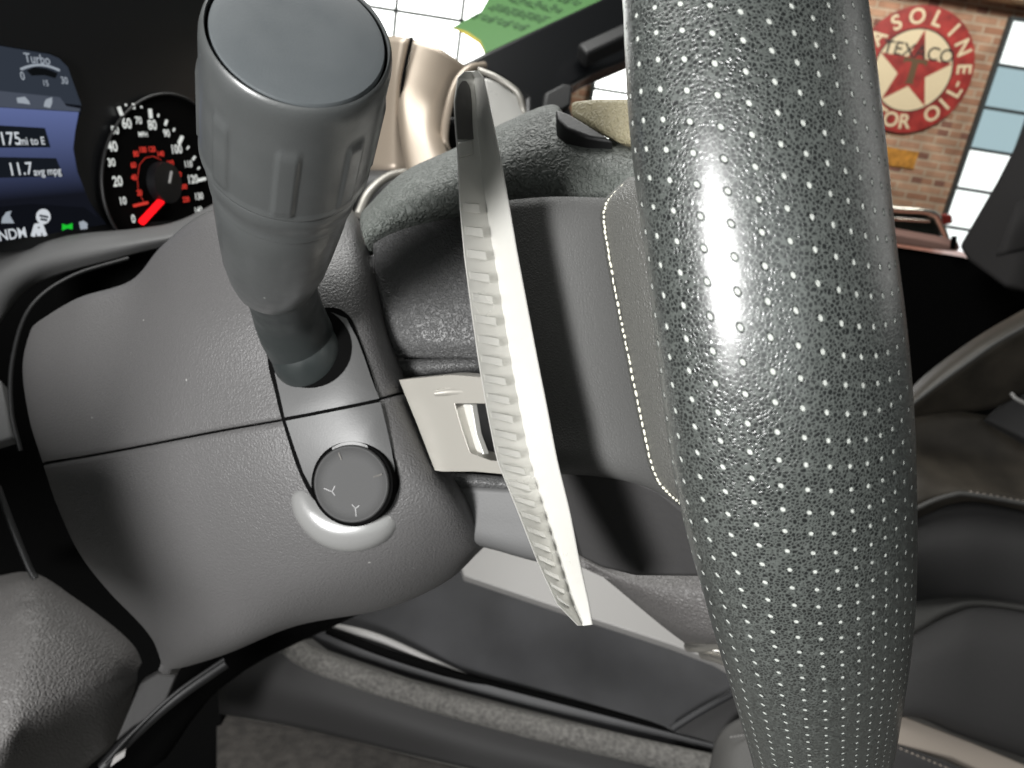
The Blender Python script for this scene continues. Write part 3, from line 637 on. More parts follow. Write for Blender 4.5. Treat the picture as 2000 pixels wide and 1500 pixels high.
# silver surround and vent far behind the stalk
patch('vent_surround', [
    [(795, 72, .62), (806, 76, .605), (850, 90, .60), (880, 108, .605), (912, 130, .62)],
    [(785, 130, .615), (793, 130, .60), (830, 150, .595), (865, 165, .60), (893, 172, .615)],
    [(775, 190, .61), (784, 190, .592), (820, 205, .587), (850, 215, .592), (874, 225, .605)],
    [(780, 260, .59), (790, 260, .572), (825, 265, .566), (850, 270, .572), (868, 275, .585)],
    [(795, 340, .55), (805, 340, .535), (840, 340, .53), (870, 340, .535), (890, 340, .55)]], MT['vent'], dash)
patch('trim_panel', [
    [(740, 70, .62), (770, 70, .61), (790, 72, .605), (803, 76, .61)],
    [(735, 150, .615), (760, 150, .605), (775, 150, .60), (789, 150, .605)],
    [(720, 240, .615), (745, 240, .605), (770, 240, .60), (784, 240, .605)],
    [(690, 334, .615), (730, 334, .605), (770, 334, .60), (798, 334, .605)]], MT['vent'], dash)
tube('panel_seam', [(804, 74, .60), (788, 150, .595), (784, 200, .595), (792, 270, .595), (801, 340, .60)], .0016, MT['gap'], dash, nseg=10)
tube('vent_ring', [(945, 128, .62), (915, 135, .60), (890, 165, .59), (874, 220, .585), (868, 275, .585), (880, 310, .59)], .003, MT['vent'], dash, nseg=20)
slab('vent_opening', [(905, 140), (935, 132), (1000, 160), (1010, 300), (880, 320), (872, 270), (880, 200)], Plane((880, 200, .60), (1010, 200, .62), (900, 300, .60)), .01, MT['gap'], dash)
tube('vent_blade', [(872, 242, .592), (884, 236, .594), (905, 240, .597)], .0025, MT['dark'], dash, nseg=12)
slab('vent_cheek', [(945, 150), (975, 160), (1012, 188), (1032, 245), (1000, 330), (960, 330)], Plane((945, 150, .592), (1030, 200, .60), (980, 300, .592)), .012, MT['silver'], dash, bevel=.002)
tube('cheek_edge', [(935, 137, .60), (970, 152, .595), (1010, 180, .595), (1022, 215, .6), (1030, 240, .60)], .0022, MT['silver2'], dash, nseg=14)
tube('glove_edge', [(810, 335, .56), (760, 345, .54), (722, 375, .52), (700, 420, .51)], .003, MT['silver2'], dash, nseg=16)
patch('dash_lower', [
    [(690, 332, .60), (760, 332, .60), (840, 332, .60), (1000, 332, .61)],
    [(690, 360, .585), (760, 360, .585), (840, 360, .59), (1000, 360, .60)],
    [(680, 470, .58), (760, 470, .58), (840, 470, .585), (1000, 470, .60)]], MT['dark'], dash)

# ================================================================== KNEE PANEL
slab('footwell_shade', [(60, 1250), (440, 1250), (432, 1400), (426, 1620), (60, 1620)], Plane((60, 1250, .80), (440, 1250, .80), (430, 1600, .72)), .02, MT['gap'], dash)  # black sheet standing in for the shadow in the footwell
knee = thing('knee_panel', P(120, 1480, .30), 'padded grey knee panel with leather grain below the steering column', 'knee panel')
patch('pad', [
    [(-90, 1150, 0.360), (0, 1124, 0.360), (70, 1120, 0.360), (150, 1170, 0.360), (220, 1222, 0.362), (262, 1262, 0.366), (278, 1296, 0.372)],
    [(-90, 1200, 0.335), (0, 1165, 0.335), (64, 1150, 0.338), (140, 1192, 0.342), (208, 1238, 0.346), (252, 1272, 0.352), (274, 1302, 0.362)],
    [(-90, 1330, 0.305), (0, 1290, 0.308), (60, 1255, 0.314), (130, 1262, 0.322), (195, 1278, 0.332), (243, 1292, 0.343), (270, 1310, 0.358)],
    [(-90, 1470, 0.290), (0, 1425, 0.294), (58, 1370, 0.302), (125, 1345, 0.313), (188, 1330, 0.326), (238, 1320, 0.341), (268, 1318, 0.358)],
    [(-90, 1530, 0.290), (0, 1480, 0.294), (62, 1420, 0.304), (130, 1378, 0.316), (192, 1352, 0.330), (240, 1334, 0.346), (268, 1326, 0.362)],
    [(-90, 1580, 0.305), (0, 1530, 0.310), (75, 1462, 0.322), (145, 1412, 0.336), (202, 1380, 0.350), (244, 1356, 0.364), (264, 1344, 0.376)],
    [(-90, 1700, 0.370), (0, 1640, 0.375), (100, 1560, 0.385), (170, 1500, 0.395), (215, 1460, 0.400), (238, 1425, 0.410), (246, 1400, 0.415)]], MT['pad'], knee, ku=8, kv=8)
slab('end_trim', [(273, 1335), (308, 1316), (345, 1320), (318, 1388), (262, 1420), (225, 1450)], Plane((273, 1335, .365), (345, 1320, .37), (240, 1440, .36)), .012, MT['kick'], knee, bevel=.001)
tube('trim_edge', [(200, 1500, .36), (255, 1440, .365), (340, 1365, .37), (440, 1295, .38)], .0028, MT['dark'], knee, nseg=16)
tube('edge_bead', [(205, 1490, .354), (262, 1428, .36), (345, 1352, .366), (438, 1288, .376)], .0008, MT['dark'], knee, nseg=10)
slab('edge_clip', [(222, 1480), (245, 1466), (243, 1478), (215, 1498)], Plane((222, 1480, .345), (245, 1466, .346), (215, 1498, .345)), .002, MT['trim'], knee)

# ================================================================== CENTRE CONSOLE
con = thing('centre_console', P(1000, 1480, .6), 'dark centre console side with silver trim and felt edged tray', 'console')
cpl = Plane((700, 1230, .62), (1400, 1300, .56), (1000, 1420, .56))
slab('side_panel', [(560, 1240), (640, 1195), (900, 1105), (1000, 1130), (1330, 1240), (1480, 1330), (1480, 1470), (1390, 1452), (1000, 1345), (760, 1270), (640, 1228)], cpl, .02, MT['console'], con, bevel=.002)
slab('silver_trim', [(880, 1040), (945, 1062), (1062, 1092), (1160, 1095), (1330, 1235), (1470, 1300), (1470, 1335), (1400, 1292), (1310, 1258), (1090, 1186), (905, 1124)], Plane((900, 1100, .57), (1400, 1270, .53), (1060, 1092, .575)), .008, MT['trim'], con, bevel=.001)
tube('bright_bead', [(620, 1218, .61), (690, 1232, .602), (750, 1250, .597), (830, 1285, .588), (915, 1320, .58)], [.0022, .003, .003, .0025, .001], MT['trim'], con, nseg=14)
tube('gap_line', [(640, 1232, .60), (760, 1278, .585), (915, 1326, .573), (1100, 1372, .56), (1300, 1425, .545), (1480, 1475, .53)], .0033, MT['gap'], con, nseg=14)
slab('tray_lip', [(600, 1240), (650, 1232), (920, 1330), (1400, 1455), (1400, 1480), (1000, 1378), (800, 1325), (640, 1270)], Plane((600, 1240, .60), (1400, 1460, .53), (900, 1345, .57)), .01, MT['console'], con)
tube('felt_edge', [(548, 1236, .59), (575, 1268, .58), (640, 1300, .57), (800, 1353, .555), (1000, 1408, .54), (1200, 1456, .525), (1400, 1500, .515)], [.006, .0078, .0082, .0082, .0082, .0082, .0082], MT['felt'], con, nseg=32)
patch('kick_panel', [
    [(425, 1250, .62), (560, 1270, .60), (800, 1360, .575), (1000, 1418, .56), (1450, 1520, .54)],
    [(425, 1330, .61), (560, 1350, .59), (800, 1420, .565), (1000, 1470, .55), (1450, 1570, .525)],
    [(428, 1394, .615), (590, 1423, .595), (800, 1474, .57), (1000, 1520, .55), (1450, 1620, .53)]], MT['kick'], con)
slab('corner_wedge', [(1310, 1425), (1430, 1352), (1500, 1330), (1500, 1480), (1392, 1452)], Plane((1310, 1425, .53), (1440, 1352, .535), (1390, 1452, .525)), .008, MT['kick'], con, bevel=.001)
tube('wedge_edge', [(1312, 1424, .528), (1370, 1388, .53), (1440, 1350, .533)], .0025, MT['console'], con, nseg=12)
patch('armrest', [
    [(1385, 1500, .50), (1400, 1440, .50), (1440, 1405, .50), (1520, 1380, .50)],
    [(1392, 1530, .48), (1420, 1475, .475), (1460, 1440, .475), (1530, 1410, .475)],
    [(1400, 1600, .47), (1440, 1560, .46), (1480, 1520, .46), (1540, 1500, .46)]], MT['seatgrey'], con)
cm = [sweepmesh('s', [P(1426+i*7, 1440-i*1.1, .476-.0003*i), P(1428.5+i*7, 1439.6-i*1.1, .4755-.0003*i), P(1431+i*7, 1439.2-i*1.1, .476-.0003*i)], [.0003, .0006, .0003], nseg=6) for i in range(9)]
finish('armrest_stitching', join('armrest_stitching', cm), MT['trim'], con)
carpet = patch('floor', [
    [(424, 1385, .80), (440, 1396, .78), (600, 1425, .76), (760, 1465, .74), (900, 1500, .72)],
    [(424, 1480, .72), (440, 1480, .71), (600, 1500, .70), (760, 1530, .69), (900, 1560, .68)],
    [(424, 1700, .62), (440, 1700, .62), (600, 1700, .61), (760, 1700, .61), (900, 1700, .60)]], MT['carpet'], None, solid=.01)
tag(carpet, None, None, kind='structure')

# ================================================================== PASSENGER SEAT
seat = thing('passenger_seat', P(1950, 1480, .8), 'dark passenger seat with stitched leather bolster and beige front strip', 'car seat')
patch('backrest', [
    [(1740, 800, .80), (1800, 738, .80), (1870, 684, .80), (1940, 638, .80), (2080, 560, .80)],
    [(1745, 806, .775), (1812, 746, .775), (1880, 694, .775), (1950, 648, .775), (2080, 578, .775)],
    [(1755, 812, .765), (1825, 760, .765), (1895, 712, .765), (1960, 668, .765), (2080, 604, .765)],
    [(1765, 815, .772), (1835, 775, .775), (1905, 735, .775), (1970, 695, .775), (2080, 640, .775)],
    [(1775, 818, .79), (1850, 805, .795), (1930, 800, .80), (1990, 775, .80), (2080, 735, .80)]], MT['seat'], seat)
tube('backrest_piping', [(1752, 812, .764), (1822, 758, .7635), (1892, 707, .7635), (1958, 662, .7635), (2080, 596, .7635)], .0018, MT['seatgrey'], seat, nseg=10)
slab('side_cover', [(1925, 818), (1985, 768), (2080, 720), (2080, 900), (1990, 850)], Plane((1925, 818, .80), (2080, 800, .79), (1990, 850, .79)), .02, MT['seatdark'], seat, bevel=.003)
tube('recline_lever', [(1975, 768, .775), (1990, 782, .77), (2060, 815, .765)], .002, MT['trim'], seat, nseg=10)
patch('cushion_bolster', [
    [(1720, 780, .83), (1790, 784, .815), (1860, 800, .81), (1930, 812, .81), (2090, 840, .81)],
    [(1725, 880, .78), (1795, 875, .79), (1860, 880, .795), (1930, 890, .795), (2090, 900, .79)],
    [(1730, 960, .755), (1800, 938, .752), (1865, 930, .762), (1930, 938, .765), (2090, 960, .76)],
    [(1735, 1020, .755), (1800, 985, .745), (1862, 963, .742), (1930, 964, .742), (2090, 998, .742)],
    [(1735, 1050, .775), (1800, 1012, .765), (1862, 985, .76), (1930, 985, .76), (2090, 1020, .76)]], MT['seat'], seat)
tube('bolster_piping', [(1735, 1026, .745), (1800, 988, .7385), (1855, 968, .736), (1905, 967, .736), (2090, 1000, .736)], .0022, MT['seatgrey'], seat, nseg=12)
cm = []
for i in range(15):
    x = 1893+i*13; y = 960+i*2.3
    cm.append(sweepmesh('s', [P(x, y, .740), P(x+4, y+.8, .7385), P(x+8, y+1.6, .740)], [.0005, .0010, .0005], nseg=6))
finish('bolster_stitching', join('bolster_stitching', cm), MT['beige'], seat)
patch('cushion', [
    [(1700, 1060, .78), (1795, 1006, .765), (1862, 985, .765), (1940, 985, .765), (2090, 1020, .765)],
    [(1705, 1100, .765), (1800, 1070, .745), (1870, 1060, .740), (1940, 1062, .74), (2090, 1080, .74)],
    [(1710, 1180, .77), (1810, 1155, .755), (1880, 1150, .75), (1945, 1155, .75), (2090, 1180, .75)],
    [(1715, 1210, .79), (1820, 1180, .78), (1885, 1172, .775), (1945, 1178, .775), (2090, 1210, .775)]], MT['seatdark'], seat)
patch('cushion_roll', [
    [(1700, 1190, .775), (1780, 1160, .77), (1850, 1160, .77), (1920, 1160, .77), (2090, 1180, .77)],
    [(1710, 1260, .765), (1790, 1224, .758), (1850, 1190, .755), (1920, 1176, .755), (2090, 1200, .755)],
    [(1715, 1275, .77), (1795, 1240, .765), (1860, 1205, .762), (1925, 1190, .762), (2090, 1210, .762)]], MT['seatgrey'], seat)
patch('cushion_front', [
    [(1700, 1290, .765), (1790, 1236, .757), (1860, 1200, .752), (1930, 1186, .752), (2090, 1212, .752)],
    [(1700, 1340, .745), (1790, 1300, .735), (1860, 1280, .730), (1930, 1275, .73), (2090, 1290, .73)],
    [(1700, 1400, .74), (1790, 1390, .73), (1860, 1400, .726), (1930, 1420, .726), (2090, 1470, .726)],
    [(1700, 1420, .76), (1780, 1400, .75), (1860, 1430, .745), (1930, 1455, .745), (2090, 1510, .745)]], MT['seatdark'], seat)
slab('front_strip', [(1700, 1375), (1760, 1396), (1900, 1450), (2090, 1530), (2090, 1600), (1960, 1525), (1860, 1480), (1700, 1440)], Plane((1740, 1400, .74), (2000, 1480, .735), (1800, 1460, .73)), .02, MT['beige'], seat, bevel=.002)
cm = []
for i in range(22):
    x = 1735+i*11; y = 1462+i*4.6-10
    cm.append(sweepmesh('s', [P(x, y, .722), P(x+3.5, y+1.5, .7205), P(x+7, y+3, .722)], [.0004, .0008, .0004], nseg=6))
finish('strip_stitching', join('strip_stitching', cm), MT['beige'], seat)
patch('valance', [
    [(1650, 1435, .735), (1740, 1450, .73), (1850, 1490, .725), (2000, 1560, .72)],
    [(1650, 1560, .72), (1740, 1580, .715), (1850, 1620, .71), (2000, 1680, .71)]], MT['seatdark'], seat)

# ================================================================== PASSENGER DOOR, PILLARS
door = thing('passenger_door', P(1850, 900, 1.25), 'black passenger door with pinkish top trim and a small lock knob', 'car door')
dpl = Plane((1700, 470, 1.25), (1900, 500, 1.22), (1800, 900, 1.15))
slab('door_panel', [(1600, 455), (1750, 480), (1880, 500), (1960, 520), (2150, 560), (2150, 1000), (1600, 1000)], dpl, .03, MT['gap'], door, bevel=.004)
slab('top_trim', [(1600, 428), (1745, 455), (1830, 470), (1872, 480), (1877, 486), (1868, 493), (1820, 488), (1745, 477), (1600, 455)], Plane((1700, 470, 1.235), (1900, 490, 1.205), (1800, 490, 1.225)), .02, MT['pink'], door, bevel=.004)
tube('lock_knob', [(1861, 486, 1.20), (1862, 474, 1.20), (1864, 462, 1.20)], .0042, MT['gap'], door, nseg=16)
pil = thing('side_pillar', P(1990, 480, 1.05), 'dark cloth covered door pillar sloping beside the garage window', 'pillar')
ppl = Plane((1880, 470, 1.15), (2100, 400, 1.05), (2000, 250, 1.10))
slab('pillar_trim', [(2200, -130), (2010, 200), (2000, 247), (1945, 355), (1872, 480), (1890, 508), (1960, 560), (2200, 600)], ppl, .04, MT['pillar'], pil, bevel=.006)
patch('belt_guide', [[(1985, 395, 1.06), (2005, 385, 1.055), (2060, 360, 1.05)], [(1968, 440, 1.055), (1990, 432, 1.045), (2060, 410, 1.04)], [(1945, 500, 1.06), (1975, 495, 1.05), (2060, 480, 1.05)]], MT['pillar'], pil)
apil = thing('windscreen_pillar', P(1080, 180, .85), 'black windscreen pillar with a grab handle between the two bright windows', 'pillar')
apl = Plane((950, 120, .80), (1220, 60, .95), (1050, 190, .82))
slab('pillar_trim', [(900, 125), (955, 98), (1172, -2), (1330, -80), (1500, -80), (1500, 0), (1220, 118), (1165, 140), (1120, 165), (1112, 200), (1125, 240), (1030, 260), (1030, 190), (980, 152), (930, 130)], apl, .03, MT['black'], apil, bevel=.004)
slab('grab_handle', [(1128, 84), (1215, 45), (1320, -5), (1330, 22), (1230, 66), (1146, 104)], Plane((1128, 84, .86), (1230, 40, .89), (1140, 104, .85)), .02, MT['dark'], apil, bevel=.004)
slab('mirror_corner', [(1065, 180), (1100, 162), (1120, 165), (1116, 205), (1100, 215), (1060, 215)], Plane((1065, 180, .80), (1120, 165, .81), (1100, 215, .8)), .01, MT['dark'], apil, bevel=.003)

# ================================================================== WINDOW STICKER on the windscreen
spl = Plane((900, 60, .95), (1150, 0, 1.0), (960, 100, .93))
sx = (spl(1150, 0)-spl(950, 97)).normalized(); sy = spl.n.cross(sx)
stk = thing('window_sticker', spl(1000, 50), 'green printed sticker hanging at the foot of the bright windscreen', 'sticker')
slab('sheet', [(882, 54), (940, 22), (958, -10), (1100, -120), (1260, -60), (1170, 2), (1010, 78), (948, 108), (938, 82), (912, 64)], spl, .0012, MT['sticker'], stk)
slab('torn_edge', [(884, 54), (912, 62), (938, 80), (949, 106), (935, 84), (910, 68)], spl, .0008, MT['sedge'], stk, off=.0006)
rnd = random.Random(3)
words = ['WARRANTY', 'MOTOR', 'TRUCK', 'PRICE', 'WINDOW', 'DEALER', 'MODEL']
for r_ in range(7):
    tm = []
    for c_ in range(4):
        o = spl(985, 38, .0008)+sx*(-.022+c_*.030+r_*.005)+sy*(.026-r_*.0092)
        tm.append(textmesh(['MPV', '35A', 'SIV', '62', 'REN', 'TAP'][(r_*3+c_) % 6], .0125 if (r_+c_) % 2 else .0095, o, sx, sy, .02))
    finish('printed_line', join('printed_line', tm), MT['stext'], stk, smooth=False)

# glass panes: windscreen and passenger window
def glass():
    m = bpy.data.materials.new('clear_glass'); m.use_nodes = True; nt = m.node_tree; nt.nodes.clear()
    t = nt.nodes.new('ShaderNodeBsdfTransparent'); g = nt.nodes.new('ShaderNodeBsdfGlossy'); g.inputs['Roughness'].default_value = .02
    t.inputs[0].default_value = (.97, .98, .97, 1)
    x = nt.nodes.new('ShaderNodeMixShader'); x.inputs[0].default_value = .03; o = nt.nodes.new('ShaderNodeOutputMaterial')
    nt.links.new(t.outputs[0], x.inputs[1]); nt.links.new(g.outputs[0], x.inputs[2]); nt.links.new(x.outputs[0], o.inputs[0]); return m
GL_ = glass()
g1 = slab('windscreen', [(640, -400), (1250, -400), (1210, 0), (940, 135), (700, 120)], Plane((900, 60, .955), (1150, 0, 1.005), (960, 100, .935)), .005, GL_)
tag(g1, 'clear windscreen pane behind the green sticker', 'windscreen')
g2 = slab('side_window', [(1050, 250), (1240, -10), (2060, -100), (2030, 260), (1885, 475), (1600, 450)], Plane((1300, 200, 1.28), (1950, 200, 1.28), (1700, 440, 1.28)), .004, GL_)
tag(g2, 'clear passenger door window in front of the brick wall', 'car window')

# ================================================================== GARAGE: brick wall, signs, windows, beam, parked car
WY = 6.8
wp = PlaneN(P(1780, 138, WY), Vector((0, -1, 0)))
WX, WZ = Vector((1, 0, 0)), Vector((0, 0, 1)); w0 = wp(1780, 138)
def wbox(x0, x1, z0, z1, y0, y1):
    c = [Vector((x, w0.y+y, z)) for y in (y0, y1) for x, z in ((x0, z0), (x1, z0), (x1, z1), (x0, z1))]
    return boxmesh('b', c)
def brick():
    m = mat('brick', .3, .85); nt = m.node_tree; N = nt.nodes; L = nt.links; b = N['Principled BSDF']
    tc = N.new('ShaderNodeTexCoord'); mp = N.new('ShaderNodeMapping'); mp.inputs['Rotation'].default_value = (math.radians(-90), 0, 0)
    L.new(tc.outputs['Object'], mp.inputs[0]); t = N.new('ShaderNodeTexBrick')
    t.inputs['Scale'].default_value = 1; t.inputs['Brick Width'].default_value = .21; t.inputs['Row Height'].default_value = .072; t.inputs['Mortar Size'].default_value = .011
    t.inputs['Mortar Smooth'].default_value = .3
    t.inputs['Color1'].default_value = lin(160, 114, 90); t.inputs['Color2'].default_value = lin(184, 146, 120); t.inputs['Mortar'].default_value = lin(190, 170, 148); t.inputs['Bias'].default_value = .1
    L.new(mp.outputs[0], t.inputs['Vector'])
    n = N.new('ShaderNodeTexNoise'); n.inputs['Scale'].default_value = 6; n.inputs['Detail'].default_value = 6; L.new(mp.outputs[0], n.inputs['Vector'])
    n2 = N.new('ShaderNodeTexWhiteNoise'); n2.noise_dimensions = '2D'
    sn = N.new('ShaderNodeVectorMath'); sn.operation = 'SNAP'; sn.inputs[1].default_value = (.105, .072, 1); L.new(mp.outputs[0], sn.inputs[0]); L.new(sn.outputs[0], n2.inputs['Vector'])
    gt = N.new('ShaderNodeMath'); gt.operation = 'GREATER_THAN'; gt.inputs[1].default_value = .86; L.new(n2.outputs['Value'], gt.inputs[0])
    mk_ = N.new('ShaderNodeMath'); mk_.operation = 'MULTIPLY'; L.new(gt.outputs[0], mk_.inputs[0])
    inv = N.new('ShaderNodeMath'); inv.operation = 'SUBTRACT'; inv.inputs[0].default_value = 1; L.new(t.outputs['Fac'], inv.inputs[1]); L.new(inv.outputs[0], mk_.inputs[1])
    m1 = N.new('ShaderNodeMix'); m1.data_type = 'RGBA'; L.new(mk_.outputs[0], m1.inputs[0]); L.new(t.outputs['Color'], m1.inputs[6]); m1.inputs[7].default_value = lin(132, 92, 78)
    mx = N.new('ShaderNodeMix'); mx.data_type = 'RGBA'; mx.blend_type = 'MULTIPLY'; mx.inputs[0].default_value = .8
    cr_ = N.new('ShaderNodeValToRGB'); cr_.color_ramp.elements[0].position = .3; cr_.color_ramp.elements[0].color = (.6, .6, .6, 1); cr_.color_ramp.elements[1].position = .7; cr_.color_ramp.elements[1].color = (1.2, 1.2, 1.2, 1)
    L.new(n.outputs['Fac'], cr_.inputs[0]); L.new(m1.outputs[2], mx.inputs[6]); L.new(cr_.outputs[0], mx.inputs[7]); L.new(mx.outputs[2], b.inputs['Base Color'])
    bp = N.new('ShaderNodeBump'); bp.inputs['Distance'].default_value = .01; bp.inputs['Strength'].default_value = .7; L.new(inv.outputs[0], bp.inputs['Height']); L.new(bp.outputs[0], b.inputs['Normal'])
    return m
zf = 0.0
wall = finish('brick_wall', join('brick_wall', [wbox(w0.x-7, w0.x+4, zf, w0.z+.62, 0, .3)]), brick(), None, smooth=False)
tag(wall, 'tan and reddish brick garage wall beyond the passenger window, behind the round sign', 'wall')
beam = finish('ceiling_beam', join('ceiling_beam', [wbox(w0.x-7, w0.x+4, w0.z+.62, w0.z+.80, -.25, .3)]), MT['wood'], None, smooth=False, bevel=.01)
tag(beam, 'pale wooden beam running along the top of the brick wall', 'beam')
fl = finish('ground', meshof('ground', [(-9, -3, 0), (9, -3, 0), (9, 9, 0), (-9, 9, 0)], [(0, 1, 2, 3)]), mat('concrete', lin(120, 118, 114), .6, mottle=.3), None); fl['kind'] = 'structure'
# round sign
sign = thing('round_sign', w0, 'round red and white oil company sign with a red star on the brick wall', 'sign')
rs = 117/F*WY*.985
Y_ = Vector((0, -1, 0))
def disc(r0, r1, y0, y1, n=72):
    V = []
    for y in (y0, y1):
        for r in (r0, r1):
            for i in range(n):
                a = 2*math.pi*i/n; V.append(w0+Y_*y+WX*math.cos(a)*r+WZ*math.sin(a)*r)
    Fc = []
    for i in range(n):
        j = (i+1) % n; Fc += [(i, j, n+j, n+i), (2*n+i, 3*n+i, 3*n+j, 2*n+j), (n+i, n+j, 3*n+j, 3*n+i), (i, 2*n+i, 2*n+j, j)]
    me = meshof('d', V, Fc); bm = bmesh.new(); bm.from_mesh(me); bmesh.ops.recalc_face_normals(bm, faces=bm.faces); bm.to_mesh(me); bm.free(); return me
finish('red_ring', disc(rs*.655, rs, .01, .03), MT['red'], sign, smooth=False)
finish('centre_disc', disc(.001, rs*.64, .01, .028), MT['cream'], sign, smooth=False)
finish('ring_line', disc(rs*.64, rs*.66, .01, .031), MT['ink'], sign, smooth=False)
sp5 = []
for i in range(10):
    a = math.pi/2+i*math.pi/5; r = rs*.64 if i % 2 == 0 else rs*.245
    sp5.append(w0+Y_*.0295+WX*math.cos(a)*r+WZ*math.sin(a)*r)
finish('star', slabmesh('star', sp5, Y_, .002), MT['red'], sign, smooth=False)
def tl(pts): return slabmesh('t', [w0+Y_*.031+WX*x*rs+WZ*y*rs for x, y in pts], Y_, .0012)
finish('star_letter', tl([(-.20, .185), (.20, .185), (.20, .09), (.14, .125), (.055, .125), (.055, -.17), (.09, -.21), (-.09, -.21), (-.055, -.17), (-.055, .125), (-.14, .125), (-.20, .09)]), MT['green'], sign, smooth=False)
finish('name_text', textmesh('TEXACO', rs*.30, w0+Y_*.0325+WZ*rs*.285, WX, WZ, .006), MT['ink'], sign, smooth=False)
lt = []
def arc_text(txt, a0, a1, inward):
    for i, ch in enumerate(txt):
        if ch == ' ': continue
        a = math.radians(a0+(a1-a0)*i/(len(txt)-1)); u = WX*math.cos(a)+WZ*math.sin(a); t = WX*math.sin(a)-WZ*math.cos(a)
        if inward: u2, t2 = -u, -t
        else: u2, t2 = u, t
        if ch == '.': lt.append(textmesh('-', rs*.3, w0+Y_*.0315+u*rs*.83, t2, u2, .02)); continue
        lt.append(textmesh(ch, rs*.33, w0+Y_*.0315+u*rs*.825, t2, u2, .022))
arc_text('GASOLINE', 173, 10, False)
finish('upper_lettering', join('upper_lettering', lt), MT['cream'], sign, smooth=False); lt = []
arc_text('MOTOR OIL', 212, 344, True)
finish('lower_lettering', join('lower_lettering', lt), MT['cream'], sign, smooth=False); lt = []
arc_text('..', -7, 188, False)
finish('dash', lt[0], MT['cream'], sign, smooth=False); finish('dash', lt[1], MT['cream'], sign, smooth=False)
# small ochre tin sign
q0, q1 = wp(1722, 290), wp(1783, 330)
tin = finish('tin_sign', join('tin_sign', [wbox(q0.x, q1.x, q1.z, q0.z+.02, -.015, -.002)]), MT['ochre'], None, smooth=False)
tag(tin, 'small ochre tin sign on the bricks below the round sign', 'sign')
# windows with steel bars
daylight = emis('daylight', (.97, 1, 1, 1), 1.6); daybright = emis('bright_daylight', (1, 1, .99, 1), 4.0); dayblue = emis('daylight_view', lin(176, 200, 208), 1.0)
def gwindow(label, x0, x1, z0, z1, nx, nz, dim=()):
    t = thing('garage_window', Vector((x0, w0.y, z0)), label, 'window', 'garage windows')
    fr = [wbox(x0-.03, x0, z0-.03, z1+.03, -.06, -.005), wbox(x1, x1+.03, z0-.03, z1+.03, -.06, -.005), wbox(x0, x1, z0-.03, z0, -.06, -.005), wbox(x0, x1, z1, z1+.03, -.06, -.005)]
    for i in range(1, nx):
        x = x0+(x1-x0)*i/nx; fr.append(wbox(x-.014, x+.014, z0, z1, -.045, -.012))
    for j in range(1, nz):
        z = z0+(z1-z0)*j/nz; fr.append(wbox(x0, x1, z-.014, z+.014, -.043, -.014))
    finish('frame', join('frame', fr), MT['frame'], t, smooth=False)
    a, b = [], []
    for i in range(nx):
        for j in range(nz):
            g = wbox(x0+(x1-x0)*i/nx, x0+(x1-x0)*(i+1)/nx, z0+(z1-z0)*j/nz, z0+(z1-z0)*(j+1)/nz, -.03, -.02)
            (b if j in dim else a).append(g)
    finish('panes', join('panes', a), daylight if b else daybright, t, smooth=False)
    if b: finish('panes_with_view', join('panes_with_view', b), dayblue, t, smooth=False)
a_, b_ = wp(1965, 40), wp(1842, 452); xl = (a_.x+b_.x)/2
gwindow('steel barred garage window between the round sign and the sloping pillar', xl, xl+1.62, b_.z-.3, a_.z, 4, 6, dim=(3, 4))
a_ = wp(1165, 150)
gwindow('bright garage window glimpsed between the black windscreen pillar and the steering wheel rim', a_.x, a_.x+.75, a_.z-1.2, a_.z+1.0, 2, 4)
a_, b_ = wp(520, 0), wp(1030, 60)
gwindow('large blown out garage window filling the windscreen above the dashboard vents', a_.x, b_.x, 1.0, w0.z+.55, 4, 2)
# old car parked by the wall
ccx = wp(1790, 440).x
car = thing('parked_car', Vector((ccx, w0.y-1.6, 0)), 'old car with chrome windscreen frame parked before the brick wall', 'car')
cp = lambda px, py, d=5.2: P(px, py, d)
cpl2 = PlaneN(P(1780, 440, 5.2), Vector((0, -1, 0)))
bp_ = cpl2(1760, 470)
def prof3(pts, y0, y1):
    return join('b', [slabmesh('b', [Vector((bp_.x+x, bp_.y+y0, z)) for x, z in pts], Vector((0, -1, 0)), -(y1-y0))])
zt = cpl2(1760, 470).z
finish('body', prof3([(-2.4, .35), (.75, .35), (.80, .6), (.72, zt-.12), (.55, zt-.03), (.35, zt), (-2.3, zt), (-2.45, zt-.3)], 0, 1.3), MT['carbody'], car, bevel=.04)
tube('windscreen_frame', [cpl2(1690, 400), cpl2(1750, 409), cpl2(1805, 413), cpl2(1828, 422), cpl2(1840, 445), cpl2(1848, 468)], .022, MT['chrome'], car, nseg=16)
slab('side_glass', [(1680, 402), (1750, 413), (1805, 418), (1824, 428), (1834, 448), (1838, 468), (1680, 462)], cpl2, .02, MT['carglass'], car)
tube('window_bar', [cpl2(1690, 425), cpl2(1760, 428), cpl2(1815, 432)], .012, MT['chrome'], car, nseg=10)
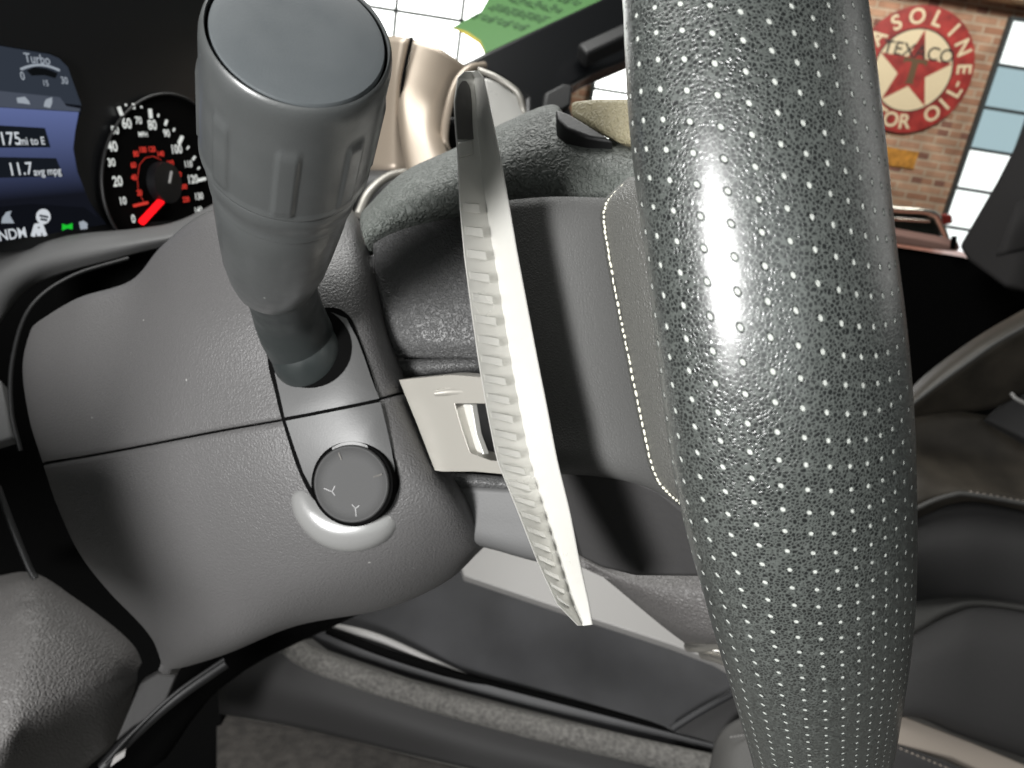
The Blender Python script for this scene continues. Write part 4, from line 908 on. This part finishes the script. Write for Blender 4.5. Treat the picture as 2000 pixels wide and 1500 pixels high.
slab('tail_lamp', [(1842, 418), (1860, 420), (1862, 436), (1846, 440)], PlaneN(P(1850, 430, 5.1), Vector((0, -1, 0))), .04, MT['red'], car, bevel=.01)
for wx_ in (-1.6, .25):
    wc = Vector((bp_.x+wx_, bp_.y-.02, .33))
    w_ = finish('wheel', lathemesh('wheel', wc, Vector((0, -1, 0)), [(-.18, 0), (-.18, .33), (0, .33), (.02, .30), (.02, .2), (.01, .19), (.01, 0)], 40), MT['dark'], car)

# ================================================================== LIGHT
W = bpy.data.worlds.new('World'); S.world = W; W.use_nodes = True
bg = W.node_tree.nodes['Background']; bg.inputs[0].default_value = (.93, 1, .99, 1); bg.inputs[1].default_value = .035
def lamp(name, pos, aim, sx_, sy_, power, col=(1, 1, 1), roll=0):
    l = bpy.data.lights.new(name, 'AREA'); l.shape = 'RECTANGLE'; l.size = sx_; l.size_y = sy_; l.energy = power; l.color = col
    o = bpy.data.objects.new(name, l); COL.objects.link(o); o.location = pos
    o.rotation_euler = (aim-pos).to_track_quat('-Z', 'Y').to_euler(); return o
lamp('driver_window_lamp', Cv(.05, .15, -.8), Cv(0, .05, .2), 1.3, .8, 2.6, (.95, 1, .98))
lamp('key_lamp', Cv(-.31, .07, -.40), Cv(-.02, 0, .2), .11, .18, 10.5, (1, .995, .985))
lamp('windscreen_lamp', Cv(-.15, -.95, .45), Cv(-.02, 0, .35), .9, .5, 14, (1, 1, .97))
lamp('window_lamp', Cv(.8, -.3, .33), Cv(-.05, .05, .25), .4, .5, .35, (1, .985, .95))
lamp('garage_lamp', w0+Vector((-.6, -2.6, 1.6)), w0+Vector((0, 0, -.2)), 2.2, .6, 135, (1, .96, .9))
# ================================================================== RENDER
S.render.engine = 'CYCLES'; S.cycles.use_denoising = True; S.cycles.max_bounces = 6; S.cycles.sample_clamp_indirect = 4
S.view_settings.view_transform = 'Standard'; S.view_settings.look = 'None'; S.view_settings.exposure = 0; S.view_settings.gamma = 1
S.view_settings.use_curve_mapping = False
